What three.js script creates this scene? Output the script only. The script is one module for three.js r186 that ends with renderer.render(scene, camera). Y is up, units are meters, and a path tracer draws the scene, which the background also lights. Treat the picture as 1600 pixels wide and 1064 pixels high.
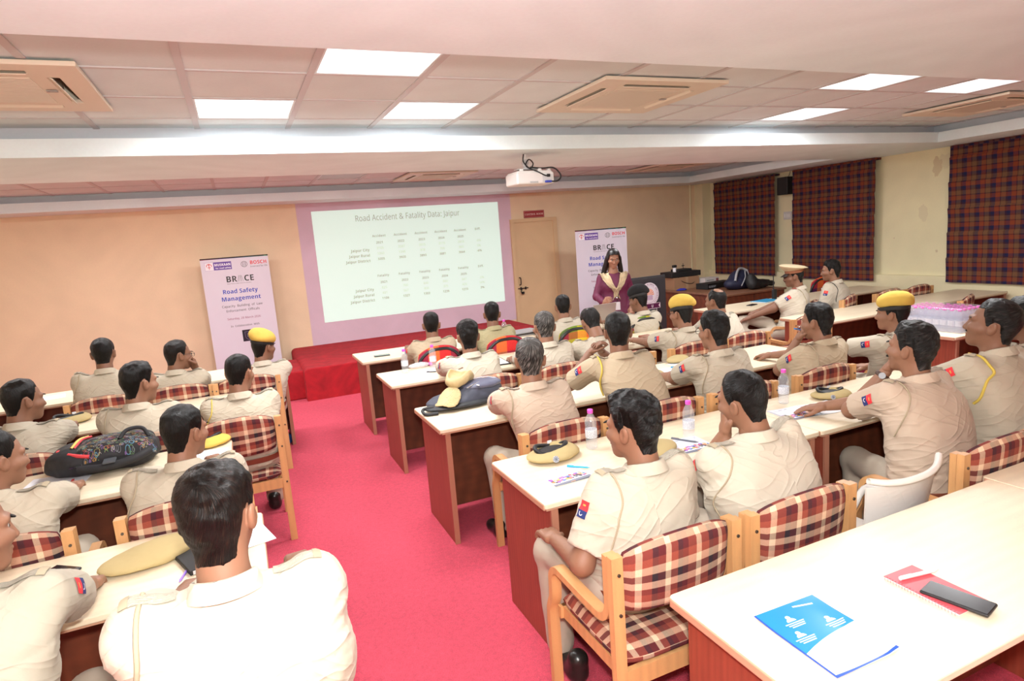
import * as THREE from 'three';
import { RoundedBoxGeometry } from 'three/addons/geometries/RoundedBoxGeometry.js';
import { mergeGeometries, mergeVertices, toCreasedNormals } from 'three/addons/utils/BufferGeometryUtils.js';
import { ImprovedNoise } from 'three/addons/math/ImprovedNoise.js';
import { RectAreaLightUniformsLib } from 'three/addons/lights/RectAreaLightUniformsLib.js';

// ---------------------------------------------------------------- camera, lights, exposure
const scene = new THREE.Scene();
scene.background = new THREE.Color(0x000000);
const EYE = 1.864;
const camera = new THREE.PerspectiveCamera(2 * Math.atan(532 / 971) * 180 / Math.PI, 1600 / 1064, 0.05, 60);
camera.rotation.order = 'YXZ';
camera.position.set(0, EYE, 0);
camera.rotation.set(-9.541 * Math.PI / 180, -23.268 * Math.PI / 180, -4.369 * Math.PI / 180);
scene.add(camera);
const renderer = new THREE.WebGLRenderer({ antialias: true });
renderer.toneMapping = THREE.LinearToneMapping;
renderer.toneMappingExposure = 1.12;
renderer.shadowMap.enabled = true;
RectAreaLightUniformsLib.init();
// the photographer's flash: sits on top of the camera
const FLASH = 19.5, PANEL = 32;
const flash = new THREE.PointLight(new THREE.Color(1.0, 0.975, 0.94), FLASH, 0, 2);
flash.name = 'camera_flash';
flash.position.set(0.02, EYE + 0.17, 0.02);
flash.castShadow = true; flash.shadow.radius = 2.2; flash.shadow.mapSize.set(2048, 2048); flash.shadow.camera.near = 0.05; flash.shadow.camera.far = 20;
scene.add(flash);
// ---------------------------------------------------------------- helpers
const V = (x, y, z) => new THREE.Vector3(x, y, z);
let seed = 7;
const rnd = () => { seed = (seed * 1664525 + 1013904223) >>> 0; return seed / 4294967296; };
const rr = (a, b) => a + (b - a) * rnd();
const clamp = (v, a, b) => v < a ? a : v > b ? b : v;
const mixn = (a, b, t) => a + (b - a) * t;
const sstep = (a, b, x) => { const t = clamp((x - a) / (b - a), 0, 1); return t * t * (3 - 2 * t); };
const perlin = new ImprovedNoise();
const N3 = (x, y, z) => perlin.noise(x, y, z);
const fbm = (x, y, z) => N3(x, y, z) + 0.5 * N3(2.1 * x, 2.1 * y, 2.1 * z) + 0.25 * N3(4.3 * x, 4.3 * y, 4.3 * z);

const taken = new Map();
function numbered(n) { const k = taken.get(n) ?? 0; taken.set(n, k + 1); return k ? `${n}_${String(k).padStart(3, '0')}` : n; }
function tag(o, label, category, group, kind) {
  o.userData.label = label; o.userData.category = category;
  if (group) o.userData.group = group; if (kind) o.userData.kind = kind;
  return o;
}
function thing(name, label, category, pos = [0, 0, 0], turn = 0, group) {
  const o = new THREE.Group(); o.name = numbered(name); o.position.set(...pos); o.rotation.y = turn; scene.add(o);
  return tag(o, label, category, group);
}
function mesh(name, geo, mat, parent, label) {
  const g = Array.isArray(geo) ? join(geo) : geo;
  const m = new THREE.Mesh(g, mat); m.castShadow = m.receiveShadow = true;
  if (parent) { m.name = name; parent.add(m); } else { m.name = numbered(name); scene.add(m); }
  if (label) m.userData.label = label;
  return m;
}
function struct(name, geo, mat, label, category) {
  const m = mesh(name, geo, mat); m.userData.kind = 'structure'; m.userData.label = label; m.userData.category = category; return m;
}
function structGroup(name, label, category) {
  const o = new THREE.Group(); o.name = numbered(name); scene.add(o); tag(o, label, category, null, 'structure'); return o;
}
function join(list) {
  const c = list.map(g => { const q = g.index ? g.toNonIndexed() : g.clone(); for (const k of Object.keys(q.attributes)) if (!['position', 'normal', 'uv'].includes(k)) q.deleteAttribute(k); if (!q.attributes.uv) q.setAttribute('uv', new THREE.BufferAttribute(new Float32Array(q.attributes.position.count * 2), 2)); return q; });
  return mergeGeometries(c, false);
}
// uv in metres by the dominant direction of each face
function boxUV(g, s = 1) {
  const q = g.index ? g.toNonIndexed() : g; const p = q.attributes.position, n = q.attributes.normal, uv = new Float32Array(p.count * 2);
  for (let i = 0; i < p.count; i += 3) {
    let ax = 0, ay = 0, az = 0;
    for (let k = 0; k < 3; k++) { ax += Math.abs(n.getX(i + k)); ay += Math.abs(n.getY(i + k)); az += Math.abs(n.getZ(i + k)); }
    for (let k = 0; k < 3; k++) {
      const x = p.getX(i + k), y = p.getY(i + k), z = p.getZ(i + k);
      const [u, v] = ay >= ax && ay >= az ? [x, z] : ax >= az ? [z, y] : [x, y];
      uv[2 * (i + k)] = u * s; uv[2 * (i + k) + 1] = v * s;
    }
  }
  q.setAttribute('uv', new THREE.BufferAttribute(uv, 2)); return q;
}
const box = (w, h, d, x = 0, y = 0, z = 0) => boxUV(new THREE.BoxGeometry(w, h, d).translate(x, y, z));
const rbox = (w, h, d, r, x = 0, y = 0, z = 0, seg = 2) => boxUV(new RoundedBoxGeometry(w, h, d, seg, Math.min(r, w / 2.01, h / 2.01, d / 2.01)).translate(x, y, z));
// box given by its bounds
const bx = (x0, x1, y0, y1, z0, z1) => box(x1 - x0, y1 - y0, z1 - z0, (x0 + x1) / 2, (y0 + y1) / 2, (z0 + z1) / 2);
const cyl = (r0, r1, h, x = 0, y = 0, z = 0, seg = 16) => new THREE.CylinderGeometry(r0, r1, h, seg).translate(x, y, z);
const tube = (pts, r, seg = 24, rs = 6, closed = false) => new THREE.TubeGeometry(new THREE.CatmullRomCurve3(pts.map(p => V(...p)), closed, 'catmullrom', 0.5), seg, r, rs, closed);
const lathe = (pts, seg = 24) => new THREE.LatheGeometry(pts.map(p => new THREE.Vector2(p[0], p[1])), seg);
// rectangular strip swept along a path in the y-z plane, w along x, t across
function strip(path, w, t, x = 0) {
  const pos = [], idx = [], n = path.length;
  for (let i = 0; i < n; i++) {
    const a = path[Math.max(0, i - 1)], b = path[Math.min(n - 1, i + 1)];
    let dz = b[0] - a[0], dy = b[1] - a[1]; const l = Math.hypot(dz, dy); dz /= l; dy /= l;
    const nz = -dy, ny = dz;
    for (const [sx, st] of [[-1, -1], [1, -1], [1, 1], [-1, 1]]) pos.push(x + sx * w / 2, path[i][1] + ny * st * t / 2, path[i][0] + nz * st * t / 2);
  }
  for (let i = 0; i < n - 1; i++) for (let k = 0; k < 4; k++) { const a = i * 4 + k, b = i * 4 + (k + 1) % 4, c = a + 4, d = b + 4; idx.push(a, b, c, b, d, c); }
  idx.push(0, 2, 1, 0, 3, 2); const e = (n - 1) * 4; idx.push(e, e + 1, e + 2, e, e + 2, e + 3);
  const g = new THREE.BufferGeometry(); g.setAttribute('position', new THREE.Float32BufferAttribute(pos, 3)); g.setIndex(idx);
  const q = toCreasedNormals(g, 0.6); return boxUV(q);
}
// grid surface f(u, v) -> [x, y, z]
function gridGeo(nu, nv, f, uvs = [1, 1]) {
  const pos = [], uv = [], idx = [];
  for (let j = 0; j <= nv; j++) for (let i = 0; i <= nu; i++) { const p = f(i / nu, j / nv); pos.push(p[0], p[1], p[2]); uv.push(i / nu * uvs[0], j / nv * uvs[1]); }
  for (let j = 0; j < nv; j++) for (let i = 0; i < nu; i++) { const a = j * (nu + 1) + i, b = a + 1, c = a + nu + 1, d = c + 1; idx.push(a, b, d, a, d, c); }
  const g = new THREE.BufferGeometry(); g.setAttribute('position', new THREE.Float32BufferAttribute(pos, 3)); g.setAttribute('uv', new THREE.Float32BufferAttribute(uv, 2)); g.setIndex(idx); g.computeVertexNormals(); return g;
}
// ---- textures
function canvasTex(w, h, draw, repeat) {
  const c = document.createElement('canvas'); c.width = w; c.height = h; draw(c.getContext('2d'), w, h);
  const t = new THREE.CanvasTexture(c); t.colorSpace = THREE.SRGBColorSpace; t.anisotropy = 8;
  if (repeat) { t.wrapS = t.wrapT = THREE.RepeatWrapping; t.repeat.set(...repeat); }
  return t;
}
function dataTex(n, f, srgb, repeat = [1, 1]) {
  const d = new Uint8Array(n * n * 4);
  for (let j = 0; j < n; j++) for (let i = 0; i < n; i++) { const c = f(i / n, j / n), k = (j * n + i) * 4; for (let q = 0; q < 3; q++) d[k + q] = clamp(Math.round((Array.isArray(c) ? c[q] : c) * 255), 0, 255); d[k + 3] = 255; }
  const t = new THREE.DataTexture(d, n, n); t.magFilter = THREE.LinearFilter; t.minFilter = THREE.LinearMipmapLinearFilter; t.generateMipmaps = true; t.wrapS = t.wrapT = THREE.RepeatWrapping; t.repeat.set(...repeat);
  if (srgb) t.colorSpace = THREE.SRGBColorSpace; t.needsUpdate = true; return t;
}
// tileable noise on the unit square, f cycles
function tn(u, v, f, z = 0) { const a = u * Math.PI * 2, b = v * Math.PI * 2, r = f / (Math.PI * 2); return N3(Math.cos(a) * r + 31, Math.sin(a) * r + 17 + Math.cos(b) * r, Math.sin(b) * r + z + 5); }
const M = (o) => new THREE.MeshStandardMaterial({ roughness: 0.7, ...o });
const lin = (r, g, b) => new THREE.Color().setRGB(r, g, b);

// ---- signed-distance meshing (surface nets on the blocks that the surface crosses)
function sdfMesh(f, lo, hi, h, slack = 1.7) {
  const B = 5, nx = Math.ceil((hi[0] - lo[0]) / h / B) * B, ny = Math.ceil((hi[1] - lo[1]) / h / B) * B, nz = Math.ceil((hi[2] - lo[2]) / h / B) * B;
  const sx = nx + 1, sy = ny + 1, sz = nz + 1, val = new Float32Array(sx * sy * sz).fill(NaN), vid = new Int32Array(sx * sy * sz).fill(-1);
  const at = (i, j, k) => { const q = (k * sy + j) * sx + i; let v = val[q]; if (v !== v) { v = f(lo[0] + i * h, lo[1] + j * h, lo[2] + k * h); val[q] = v; } return v; };
  const pos = [], cells = [], reach = B * h * 0.87 * slack;
  for (let K = 0; K < nz; K += B) for (let J = 0; J < ny; J += B) for (let I = 0; I < nx; I += B) {
    if (Math.abs(f(lo[0] + (I + B / 2) * h, lo[1] + (J + B / 2) * h, lo[2] + (K + B / 2) * h)) > reach) continue;
    for (let k = K; k < K + B; k++) for (let j = J; j < J + B; j++) for (let i = I; i < I + B; i++) {
      const c = [at(i, j, k), at(i + 1, j, k), at(i, j + 1, k), at(i + 1, j + 1, k), at(i, j, k + 1), at(i + 1, j, k + 1), at(i, j + 1, k + 1), at(i + 1, j + 1, k + 1)];
      let m = 0; for (let q = 0; q < 8; q++) if (c[q] < 0) m++;
      if (m === 0 || m === 8) continue;
      let x = 0, y = 0, z = 0, n = 0;
      const edge = (a, b, ax, ay, az, d) => { if ((c[a] < 0) !== (c[b] < 0)) { const t = c[a] / (c[a] - c[b]); x += ax + (d === 0 ? t : 0); y += ay + (d === 1 ? t : 0); z += az + (d === 2 ? t : 0); n++; } };
      edge(0, 1, 0, 0, 0, 0); edge(2, 3, 0, 1, 0, 0); edge(4, 5, 0, 0, 1, 0); edge(6, 7, 0, 1, 1, 0);
      edge(0, 2, 0, 0, 0, 1); edge(1, 3, 1, 0, 0, 1); edge(4, 6, 0, 0, 1, 1); edge(5, 7, 1, 0, 1, 1);
      edge(0, 4, 0, 0, 0, 2); edge(1, 5, 1, 0, 0, 2); edge(2, 6, 0, 1, 0, 2); edge(3, 7, 1, 1, 0, 2);
      vid[(k * sy + j) * sx + i] = pos.length / 3; cells.push(i, j, k);
      pos.push(lo[0] + (i + x / n) * h, lo[1] + (j + y / n) * h, lo[2] + (k + z / n) * h);
    }
  }
  const idx = [], id = (i, j, k) => i < 0 || j < 0 || k < 0 ? -1 : vid[(k * sy + j) * sx + i];
  const quad = (a, b, c, d, flip) => { if (a < 0 || b < 0 || c < 0 || d < 0) return; if (flip) idx.push(a, c, b, a, d, c); else idx.push(a, b, c, a, c, d); };
  for (let q = 0; q < cells.length; q += 3) {
    const i = cells[q], j = cells[q + 1], k = cells[q + 2], v = at(i, j, k) < 0;
    if (v !== (at(i + 1, j, k) < 0)) quad(id(i, j - 1, k - 1), id(i, j, k - 1), id(i, j, k), id(i, j - 1, k), !v);
    if (v !== (at(i, j + 1, k) < 0)) quad(id(i - 1, j, k - 1), id(i - 1, j, k), id(i, j, k), id(i, j, k - 1), !v);
    if (v !== (at(i, j, k + 1) < 0)) quad(id(i - 1, j - 1, k), id(i, j - 1, k), id(i, j, k), id(i - 1, j, k), !v);
  }
  const g = new THREE.BufferGeometry(); g.setAttribute('position', new THREE.Float32BufferAttribute(pos, 3)); g.setIndex(idx); g.computeVertexNormals(); return g;
}
const smin = (a, b, k) => { const h = Math.max(k - Math.abs(a - b), 0) / k; return Math.min(a, b) - h * h * k * 0.25; };
const smax = (a, b, k) => -smin(-a, -b, k);
// tapered capsule distance
function cone(px, py, pz, a, b, r0, r1) {
  const bx = b[0] - a[0], by = b[1] - a[1], bz = b[2] - a[2], x = px - a[0], y = py - a[1], z = pz - a[2];
  const t = clamp((x * bx + y * by + z * bz) / (bx * bx + by * by + bz * bz), 0, 1);
  return Math.hypot(x - bx * t, y - by * t, z - bz * t) - (r0 + (r1 - r0) * t);
}
const ell = (x, y, z, c, r) => { const dx = (x - c[0]) / r[0], dy = (y - c[1]) / r[1], dz = (z - c[2]) / r[2]; const k = Math.hypot(dx, dy, dz); const g = Math.hypot(dx / r[0], dy / r[1], dz / r[2]); return g < 1e-6 ? -Math.min(...r) : k * (k - 1) / g; };
// ---------------------------------------------------------------- the room
const XL = -3.7, XR = 8.65, ZF = -10.0, ZB = 2.6, YS = 2.575, YC = 2.77;
const speck = (n, f, amp, base, s = 0) => dataTex(n, (u, v) => { const k = 1 + amp * (tn(u, v, f, s) + 0.6 * tn(u, v, f * 3.1, s + 3) + 0.35 * (rnd() - 0.5)); return base.map(c => c * k); }, true);
const carpetMap = dataTex(512, (u, v) => { const k = 0.96 + 0.04 * N3(u * 3, v * 3, 2) + 0.05 * N3(u * 60, v * 60, 4) + 0.14 * (rnd() - 0.5); return [0.835 * k, 0.30 * k, 0.385 * k]; }, true, [1 / 1.6, 1 / 1.6]);
const carpetBump = dataTex(256, () => rnd(), false, [3, 3]);
const mCarpet = M({ map: carpetMap, bumpMap: carpetBump, bumpScale: 0.004, roughness: 1 });
const stageMap = dataTex(256, (u, v) => { const k = 0.95 + 0.12 * tn(u, v, 6, 2) + 0.1 * tn(u, v, 18, 6) + 0.1 * (rnd() - 0.5); return [0.70 * k, 0.115 * k, 0.16 * k]; }, true, [0.9, 0.9]);
const mStage = M({ map: stageMap, bumpMap: carpetBump, bumpScale: 0.003, roughness: 1 });
const wallTex = (c, s) => { const t = dataTex(256, (u, v) => { const k = 1 + 0.035 * tn(u, v, 4, s) + 0.02 * tn(u, v, 13, s + 2) + 0.012 * (rnd() - 0.5); return c.map(q => q * k); }, true, [0.4, 0.4]); return t; };
const mWallFront = M({ map: wallTex([0.93, 0.845, 0.71], 1), roughness: 0.75 });
const mWallRight = M({ map: wallTex([0.91, 0.88, 0.73], 2), roughness: 0.75 });
const mWallPlain = M({ map: wallTex([0.90, 0.84, 0.72], 3), roughness: 0.85 });
const mWhite = M({ map: wallTex([0.89, 0.945, 0.955], 4), roughness: 0.7 });
const tileTex = wallTex([0.86, 0.90, 0.90], 5);
const mTiles = [0, 1, 2].map(k => M({ map: tileTex, color: lin(...[[1, 1, 1], [0.95, 0.94, 0.93], [0.98, 0.955, 0.945]][k]), roughness: 0.9 }));
const mGrid = M({ color: lin(0.56, 0.54, 0.53), roughness: 0.5 });

struct('floor', bx(XL - 0.2, XR + 0.2, -0.12, 0, ZF - 0.2, ZB + 0.2), mCarpet, 'red wall to wall carpet covering the hall floor', 'floor');
struct('wall_front', bx(XL - 0.2, XR + 0.2, 0, 3.16, ZF - 0.2, ZF), mWallFront, 'peach painted front wall behind the projected slide', 'wall');
struct('wall_left', bx(XL - 0.2, XL, 0, 3.16, ZF, ZB), mWallPlain, 'cream left wall of the hall outside the picture', 'wall');
struct('wall_back', bx(XL - 0.2, XR + 0.2, 0, 3.16, ZB, ZB + 0.2), mWallPlain, 'cream rear wall behind the camera', 'wall');
const wr = structGroup('wall_right', 'cream right wall with plaid blinds and water stains', 'wall');
mesh('wall_face', bx(XR, XR + 0.2, 0, 3.16, ZF, ZB), mWallRight, wr);
mesh('sill_ledge', bx(XR - 0.07, XR, 0, 0.90, ZF + 0.12, ZB), mWallRight, wr);
mesh('corner_pillar', bx(XR - 0.2, XR, 0, YS, ZF, ZF + 0.22), mWallRight, wr);
mesh('conduit_pipe', cyl(0.018, 0.018, YS, XR - 0.33, YS / 2, ZF + 0.02, 10), mWallRight, wr);
// damp stains: irregular blotches with their own outline
function blotch(cx, cy, rx, ry, s, n = 40) {
  const pos = [cx, cy, 0], idx = []; for (let i = 0; i < n; i++) { const a = i / n * 6.2832, k = 1 + 0.45 * N3(Math.cos(a) * 1.6 + s, Math.sin(a) * 1.6, s) + 0.2 * N3(Math.cos(a) * 5 + s, Math.sin(a) * 5, s); pos.push(cx + Math.cos(a) * rx * k, cy + Math.sin(a) * ry * k, 0); idx.push(0, 1 + i, 1 + (i + 1) % n); }
  const g = new THREE.BufferGeometry(); g.setAttribute('position', new THREE.Float32BufferAttribute(pos, 3)); g.setIndex(idx); g.computeVertexNormals(); return g.rotateY(-Math.PI / 2);
}
const mStain = M({ color: lin(0.74, 0.67, 0.45), roughness: 0.9 }), mStain2 = M({ color: lin(0.66, 0.56, 0.36), roughness: 0.9 });
[[-5.35, 2.40, 0.10, 0.10, 3], [-5.45, 2.34, 0.06, 0.13, 8], [-5.62, 1.75, 0.06, 0.12, 5]].forEach(([z, y, a, b, s], i) => mesh('damp_stain', blotch(0, 0, a, b, s).translate(XR - 0.0015 - i * 0.0004, y, z), i === 1 ? mStain2 : mStain, wr));
[[-5.42, 1.23, 0.018, 0.02, 2], [-6.02, 1.42, 0.01, 0.012, 9]].forEach(([z, y, a, b, s]) => mesh('paint_chip', blotch(0, 0, a, b, s, 16).translate(XR - 0.0026, y, z), mStain2, wr));

// ceiling: tiles in a grid above, a lower white soffit with open coffers
const ceil = structGroup('ceiling', 'pinkish white tiled ceiling in two sunken coffers', 'ceiling');
mesh('ceiling_slab', bx(XL, XR, YC + 0.27, YC + 0.37, ZF, ZB), mWhite, ceil);
const acAt = [[-0.994, -3.874], [2.645, -3.80], [6.735, -3.836], [2.673, -8.49], [6.47, -8.30]], AH = 0.40;
const cutOut = (r) => { let list = [r]; for (const [ax, az] of acAt) list = list.flatMap(([x0, x1, z0, z1]) => { const hx0 = ax - AH, hx1 = ax + AH, hz0 = az - AH, hz1 = az + AH; if (x1 <= hx0 || x0 >= hx1 || z1 <= hz0 || z0 >= hz1) return [[x0, x1, z0, z1]]; const o = []; if (x0 < hx0) o.push([x0, hx0, z0, z1]); if (x1 > hx1) o.push([hx1, x1, z0, z1]); const a = Math.max(x0, hx0), b = Math.min(x1, hx1); if (z0 < hz0) o.push([a, b, z0, hz0]); if (z1 > hz1) o.push([a, b, hz1, z1]); return o; }); return list; };
const GX = k => -0.1125 + 0.603 * k, TW = 0.603, TD = 0.582;
const rowM = r => -2.364 - r * TD, rowF = r => -6.304 - r * TD;
const lamps = [[1, 'M', 1], [0, 'M', 3], [2, 'M', 3], [7, 'M', 1], [9, 'M', 1], [8, 'M', 3], [2, 'F', 3], [-4, 'F', 1], [-2, 'F', 1], [0, 'F', 1], [3, 'F', 1], [6, 'F', 1], [9, 'F', 1]];
const lampCells = new Set(lamps.map(l => l.join()));
const tileGeo = boxUV(new THREE.BoxGeometry(TW - 0.022, 0.016, TD - 0.022));
const rows = []; for (let r = 0; r < 5; r++) rows.push(['M', r, rowM(r)]); for (let r = 0; r < 6; r++) rows.push(['F', r, rowF(r)]);
for (const [c, r, z] of rows) for (let k = -5; k <= 14; k++) {
  if (lampCells.has([k, c, r].join()) || GX(k) + TW > XR + 0.1) continue;
  const cx = GX(k) + TW / 2, cz = z - TD / 2, full = [cx - TW / 2 + 0.011, cx + TW / 2 - 0.011, cz - TD / 2 + 0.011, cz + TD / 2 - 0.011], cut = cutOut(full), whole = cut.length === 1 && cut[0][0] === full[0] && cut[0][1] === full[1] && cut[0][2] === full[2] && cut[0][3] === full[3];
  if (!cut.length) continue;
  const t = mesh('ceiling_tile', whole ? tileGeo : cut.map(([a, b, c2, d]) => bx(a - cx, b - cx, -0.008, 0.008, c2 - cz, d - cz)), mTiles[Math.floor(rnd() * 3)], ceil); t.position.set(cx, YC + 0.012 + rr(-0.0015, 0.0015), cz);
}
const bars = []; for (let k = -5; k <= 14; k++) if (GX(k) < XR) bars.push([GX(k) - 0.018, GX(k) + 0.018, -5.06, -2.0, 0.003], [GX(k) - 0.018, GX(k) + 0.018, -9.85, -5.9, 0.003]);
for (const z of [...rows.map(r => r[2]), rowM(5), rowF(6)]) bars.push([XL + 0.2, XR, z - 0.012, z + 0.012, 0.001]);
for (const [x0, x1, z0, z1, y] of bars) { const c = cutOut([x0, x1, z0, z1]); if (c.length) mesh('grid_bar', c.map(([a, b, d, e]) => bx(a, b, YC - y, YC + 0.03 - y, d, e)), mGrid, ceil); }
struct('trim_1', [bx(XL, XR, YS, YS + 0.115, -6.32, -4.92), bx(XL, XR, YS + 0.115, YC + 0.26, -5.9, -5.06)], mWhite, 'white cross beam soffit carrying the projector', 'beam');
struct('trim_2', bx(XL, XR, YS, YC + 0.26, -2.42, ZB), mWhite, 'broad white soffit above the rear rows', 'beam');
struct('trim_3', [bx(XL, XR, YS, YS + 0.115, ZF, -9.35)], mWhite, 'white soffit strip along the front wall', 'beam');
struct('trim_4', [bx(7.8, XR, YS + 0.0006, YS + 0.1144, -9.35, -6.32), bx(7.8, XR, YS + 0.0006, YS + 0.1144, -4.92, -2.42)], mWhite, 'white soffit strip along the plaid blinds', 'beam');
struct('trim_5', [bx(XL, -2.9, YS + 0.0006, YS + 0.1144, -9.35, -6.32), bx(XL, -2.9, YS + 0.0006, YS + 0.1144, -4.92, -2.42)], mWhite, 'white soffit strip along the left wall', 'beam');

struct('trim_7', [bx(-2.7, 7.9, YS + 0.116, YC + 0.02, -5.06, -5.03), bx(-2.7, 7.9, YS + 0.116, YC + 0.02, -9.48, -9.45), bx(7.9, 7.93, YS + 0.116, YC + 0.02, -5.03, -2.43), bx(7.9, 7.93, YS + 0.116, YC + 0.02, -9.45, -6.33), bx(-3.0, -2.97, YS + 0.116, YC + 0.02, -5.03, -2.43), bx(-3.0, -2.97, YS + 0.116, YC + 0.02, -9.45, -6.33)], M({ map: wallTex([0.80, 0.83, 0.86], 6), roughness: 0.45 }), 'blue grey risers around the ceiling coffers', 'ceiling trim');  // risers cooler and greyer than the white soffits
// LED ceiling panels: six lit, one dark, six unseen added to brighten front wall
const mLed = M({ color: 0xffffff, emissive: 0xffffff, emissiveIntensity: 1.6, roughness: 0.4 });
const mLedOff = M({ color: lin(0.46, 0.44, 0.44), roughness: 0.35 });
const ledLabel = ['square LED ceiling panel nearest the camera left of centre', 'leftmost square LED ceiling panel beside the left air conditioner', 'square LED ceiling panel left of the middle air conditioner', 'square LED ceiling panel at right against the near soffit, left one of two', 'rightmost square LED ceiling panel, cut by the picture edge', 'square LED ceiling panel at right nearest the cross beam'];
const hidden = ['first from the left', 'second from the left', 'third from the left', 'third from the right', 'second from the right', 'first from the right'];
lamps.forEach(([k, c, r], i) => {
  const x = GX(k) + TW / 2, zc = (c === 'M' ? rowM(r) : rowF(r)) - TD / 2, off = i === 6;
  const o = thing('ceiling_light', off ? 'unlit grey ceiling panel in the far coffer' : i > 6 ? `added lit ceiling panel unseen beyond the cross beam, ${hidden[i - 7]}` : ledLabel[i], 'ceiling light', [x, YC, zc], 0, off ? null : 'lit LED ceiling panels');
  const f = 0.018, w = TW - 0.022, d = TD - 0.022;
  mesh('frame', [bx(-w / 2, w / 2, 0, 0.02, -d / 2, -d / 2 + f), bx(-w / 2, w / 2, 0, 0.02, d / 2 - f, d / 2), bx(-w / 2, -w / 2 + f, 0, 0.02, -d / 2 + f, d / 2 - f), bx(w / 2 - f, w / 2, 0, 0.02, -d / 2 + f, d / 2 - f)], mWhite, o);
  mesh('diffuser', box(w - 2 * f, 0.008, d - 2 * f, 0, 0.012, 0), off ? mLedOff : mLed, o);
  if (!off) {
    const a = new THREE.RectAreaLight(new THREE.Color(0.975, 0.99, 1), PANEL, w - 2 * f, d - 2 * f); a.name = 'panel_light'; a.position.set(x, YC - 0.004, zc); a.lookAt(x, 0, zc); scene.add(a);
  }
});

// cassette air conditioners
const mAc = M({ color: lin(0.72, 0.63, 0.49), roughness: 0.45 });
const acPanel = (() => { // square panel with four outlet slots and an open intake, all cut through
  const sh = new THREE.Shape(); const rect = (p, x0, y0, x1, y1) => { p.moveTo(x0, y0); p.lineTo(x1, y0); p.lineTo(x1, y1); p.lineTo(x0, y1); p.closePath(); return p; };
  rect(sh, -0.5, -0.5, 0.5, 0.5); sh.holes.push(rect(new THREE.Path(), -0.27, -0.27, 0.27, 0.27));
  for (const [x0, y0, x1, y1] of [[-0.28, 0.335, 0.28, 0.395], [-0.28, -0.395, 0.28, -0.335], [0.335, -0.28, 0.395, 0.28], [-0.395, -0.28, -0.335, 0.28]]) sh.holes.push(rect(new THREE.Path(), x0, y0, x1, y1));
  return boxUV(new THREE.ExtrudeGeometry(sh, { depth: 0.012, bevelEnabled: true, bevelSize: 0.004, bevelThickness: 0.005, bevelSegments: 2 }).rotateX(Math.PI / 2));
})();
function cassette(x, z, label) {
  const o = thing('cassette_air_conditioner', label, 'air conditioner', [x, YC - 0.0115, z], 0, 'ceiling cassette air conditioners'); o.scale.set(0.94, 1, 0.94);
  mesh('panel', acPanel, mAc, o);
  { const c = mesh('duct_casing', [bx(-0.415, -0.405, 0.010, 0.24, -0.415, 0.415), bx(0.405, 0.415, 0.010, 0.24, -0.415, 0.415), bx(-0.405, 0.405, 0.010, 0.24, -0.415, -0.405), bx(-0.405, 0.405, 0.006, 0.24, 0.405, 0.415), bx(-0.415, 0.415, 0.23, 0.24, -0.415, 0.415), bx(-0.305, -0.295, 0.006, 0.23, -0.305, 0.305), bx(0.295, 0.305, 0.006, 0.23, -0.305, 0.305), bx(-0.295, 0.295, 0.006, 0.23, -0.305, -0.295), bx(-0.295, 0.295, 0.006, 0.23, 0.295, 0.305)], mAc, ceil); c.position.set(x, YC - 0.008, z); c.scale.copy(o.scale); }
  const gr = new THREE.Group(); gr.name = 'grille'; o.add(gr); mesh('grille_bar', [box(0.012, 0.008, 0.54, -0.09, -0.010, 0), box(0.012, 0.008, 0.54, 0.09, -0.010, 0)], mAc, gr);
  for (let i = 0; i < 27; i++) mesh('slat', box(0.535, 0.006, 0.011, 0, -0.017, -0.26 + i * 0.02), mAc, gr);
  for (let s = 0; s < 4; s++) mesh('louvre', new THREE.BoxGeometry(0.55, 0.005, 0.03).rotateX(0.6).translate(0, -0.016, 0.352).rotateY(s * Math.PI / 2), mAc, o);
  mesh('badge', box(0.05, 0.004, 0.03, 0.305, -0.022, 0.02), M({ color: lin(0.35, 0.33, 0.3) }), o);
}
cassette(-0.994, -3.874, 'beige ceiling cassette air conditioner at the left picture edge');
cassette(2.645, -3.80, 'beige ceiling cassette air conditioner in the middle above the cross beam');
cassette(6.735, -3.836, 'beige ceiling cassette air conditioner at the right picture edge');
cassette(2.673, -8.49, 'far ceiling cassette air conditioner beyond the projector');
cassette(6.47, -8.30, 'far ceiling cassette air conditioner close to the corner pillar');

// stage
const st = structGroup('stage', 'low red carpeted stage under the projected slide', 'stage');
{
  const g = new THREE.Shape(); const x0 = 0.62, x1 = 4.3, r = 0.06;
  g.moveTo(x0, 0); g.lineTo(x1, 0); g.lineTo(x1, 0.4 - r); g.quadraticCurveTo(x1, 0.4, x1 - r, 0.4); g.lineTo(x0 + r, 0.4); g.quadraticCurveTo(x0, 0.4, x0, 0.4 - r); g.lineTo(x0, 0);
  mesh('platform', boxUV(new THREE.ExtrudeGeometry(g, { depth: 10 - 8.05 - 0.03, bevelEnabled: true, bevelSize: 0.015, bevelThickness: 0.015, bevelSegments: 2, curveSegments: 6 }).translate(0, 0, -9.985)), mStage, st);
  mesh('step', rbox(0.26, 0.37, 1.0, 0.02, 0.51, 0.185, -8.73), mStage, st);
}

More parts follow.
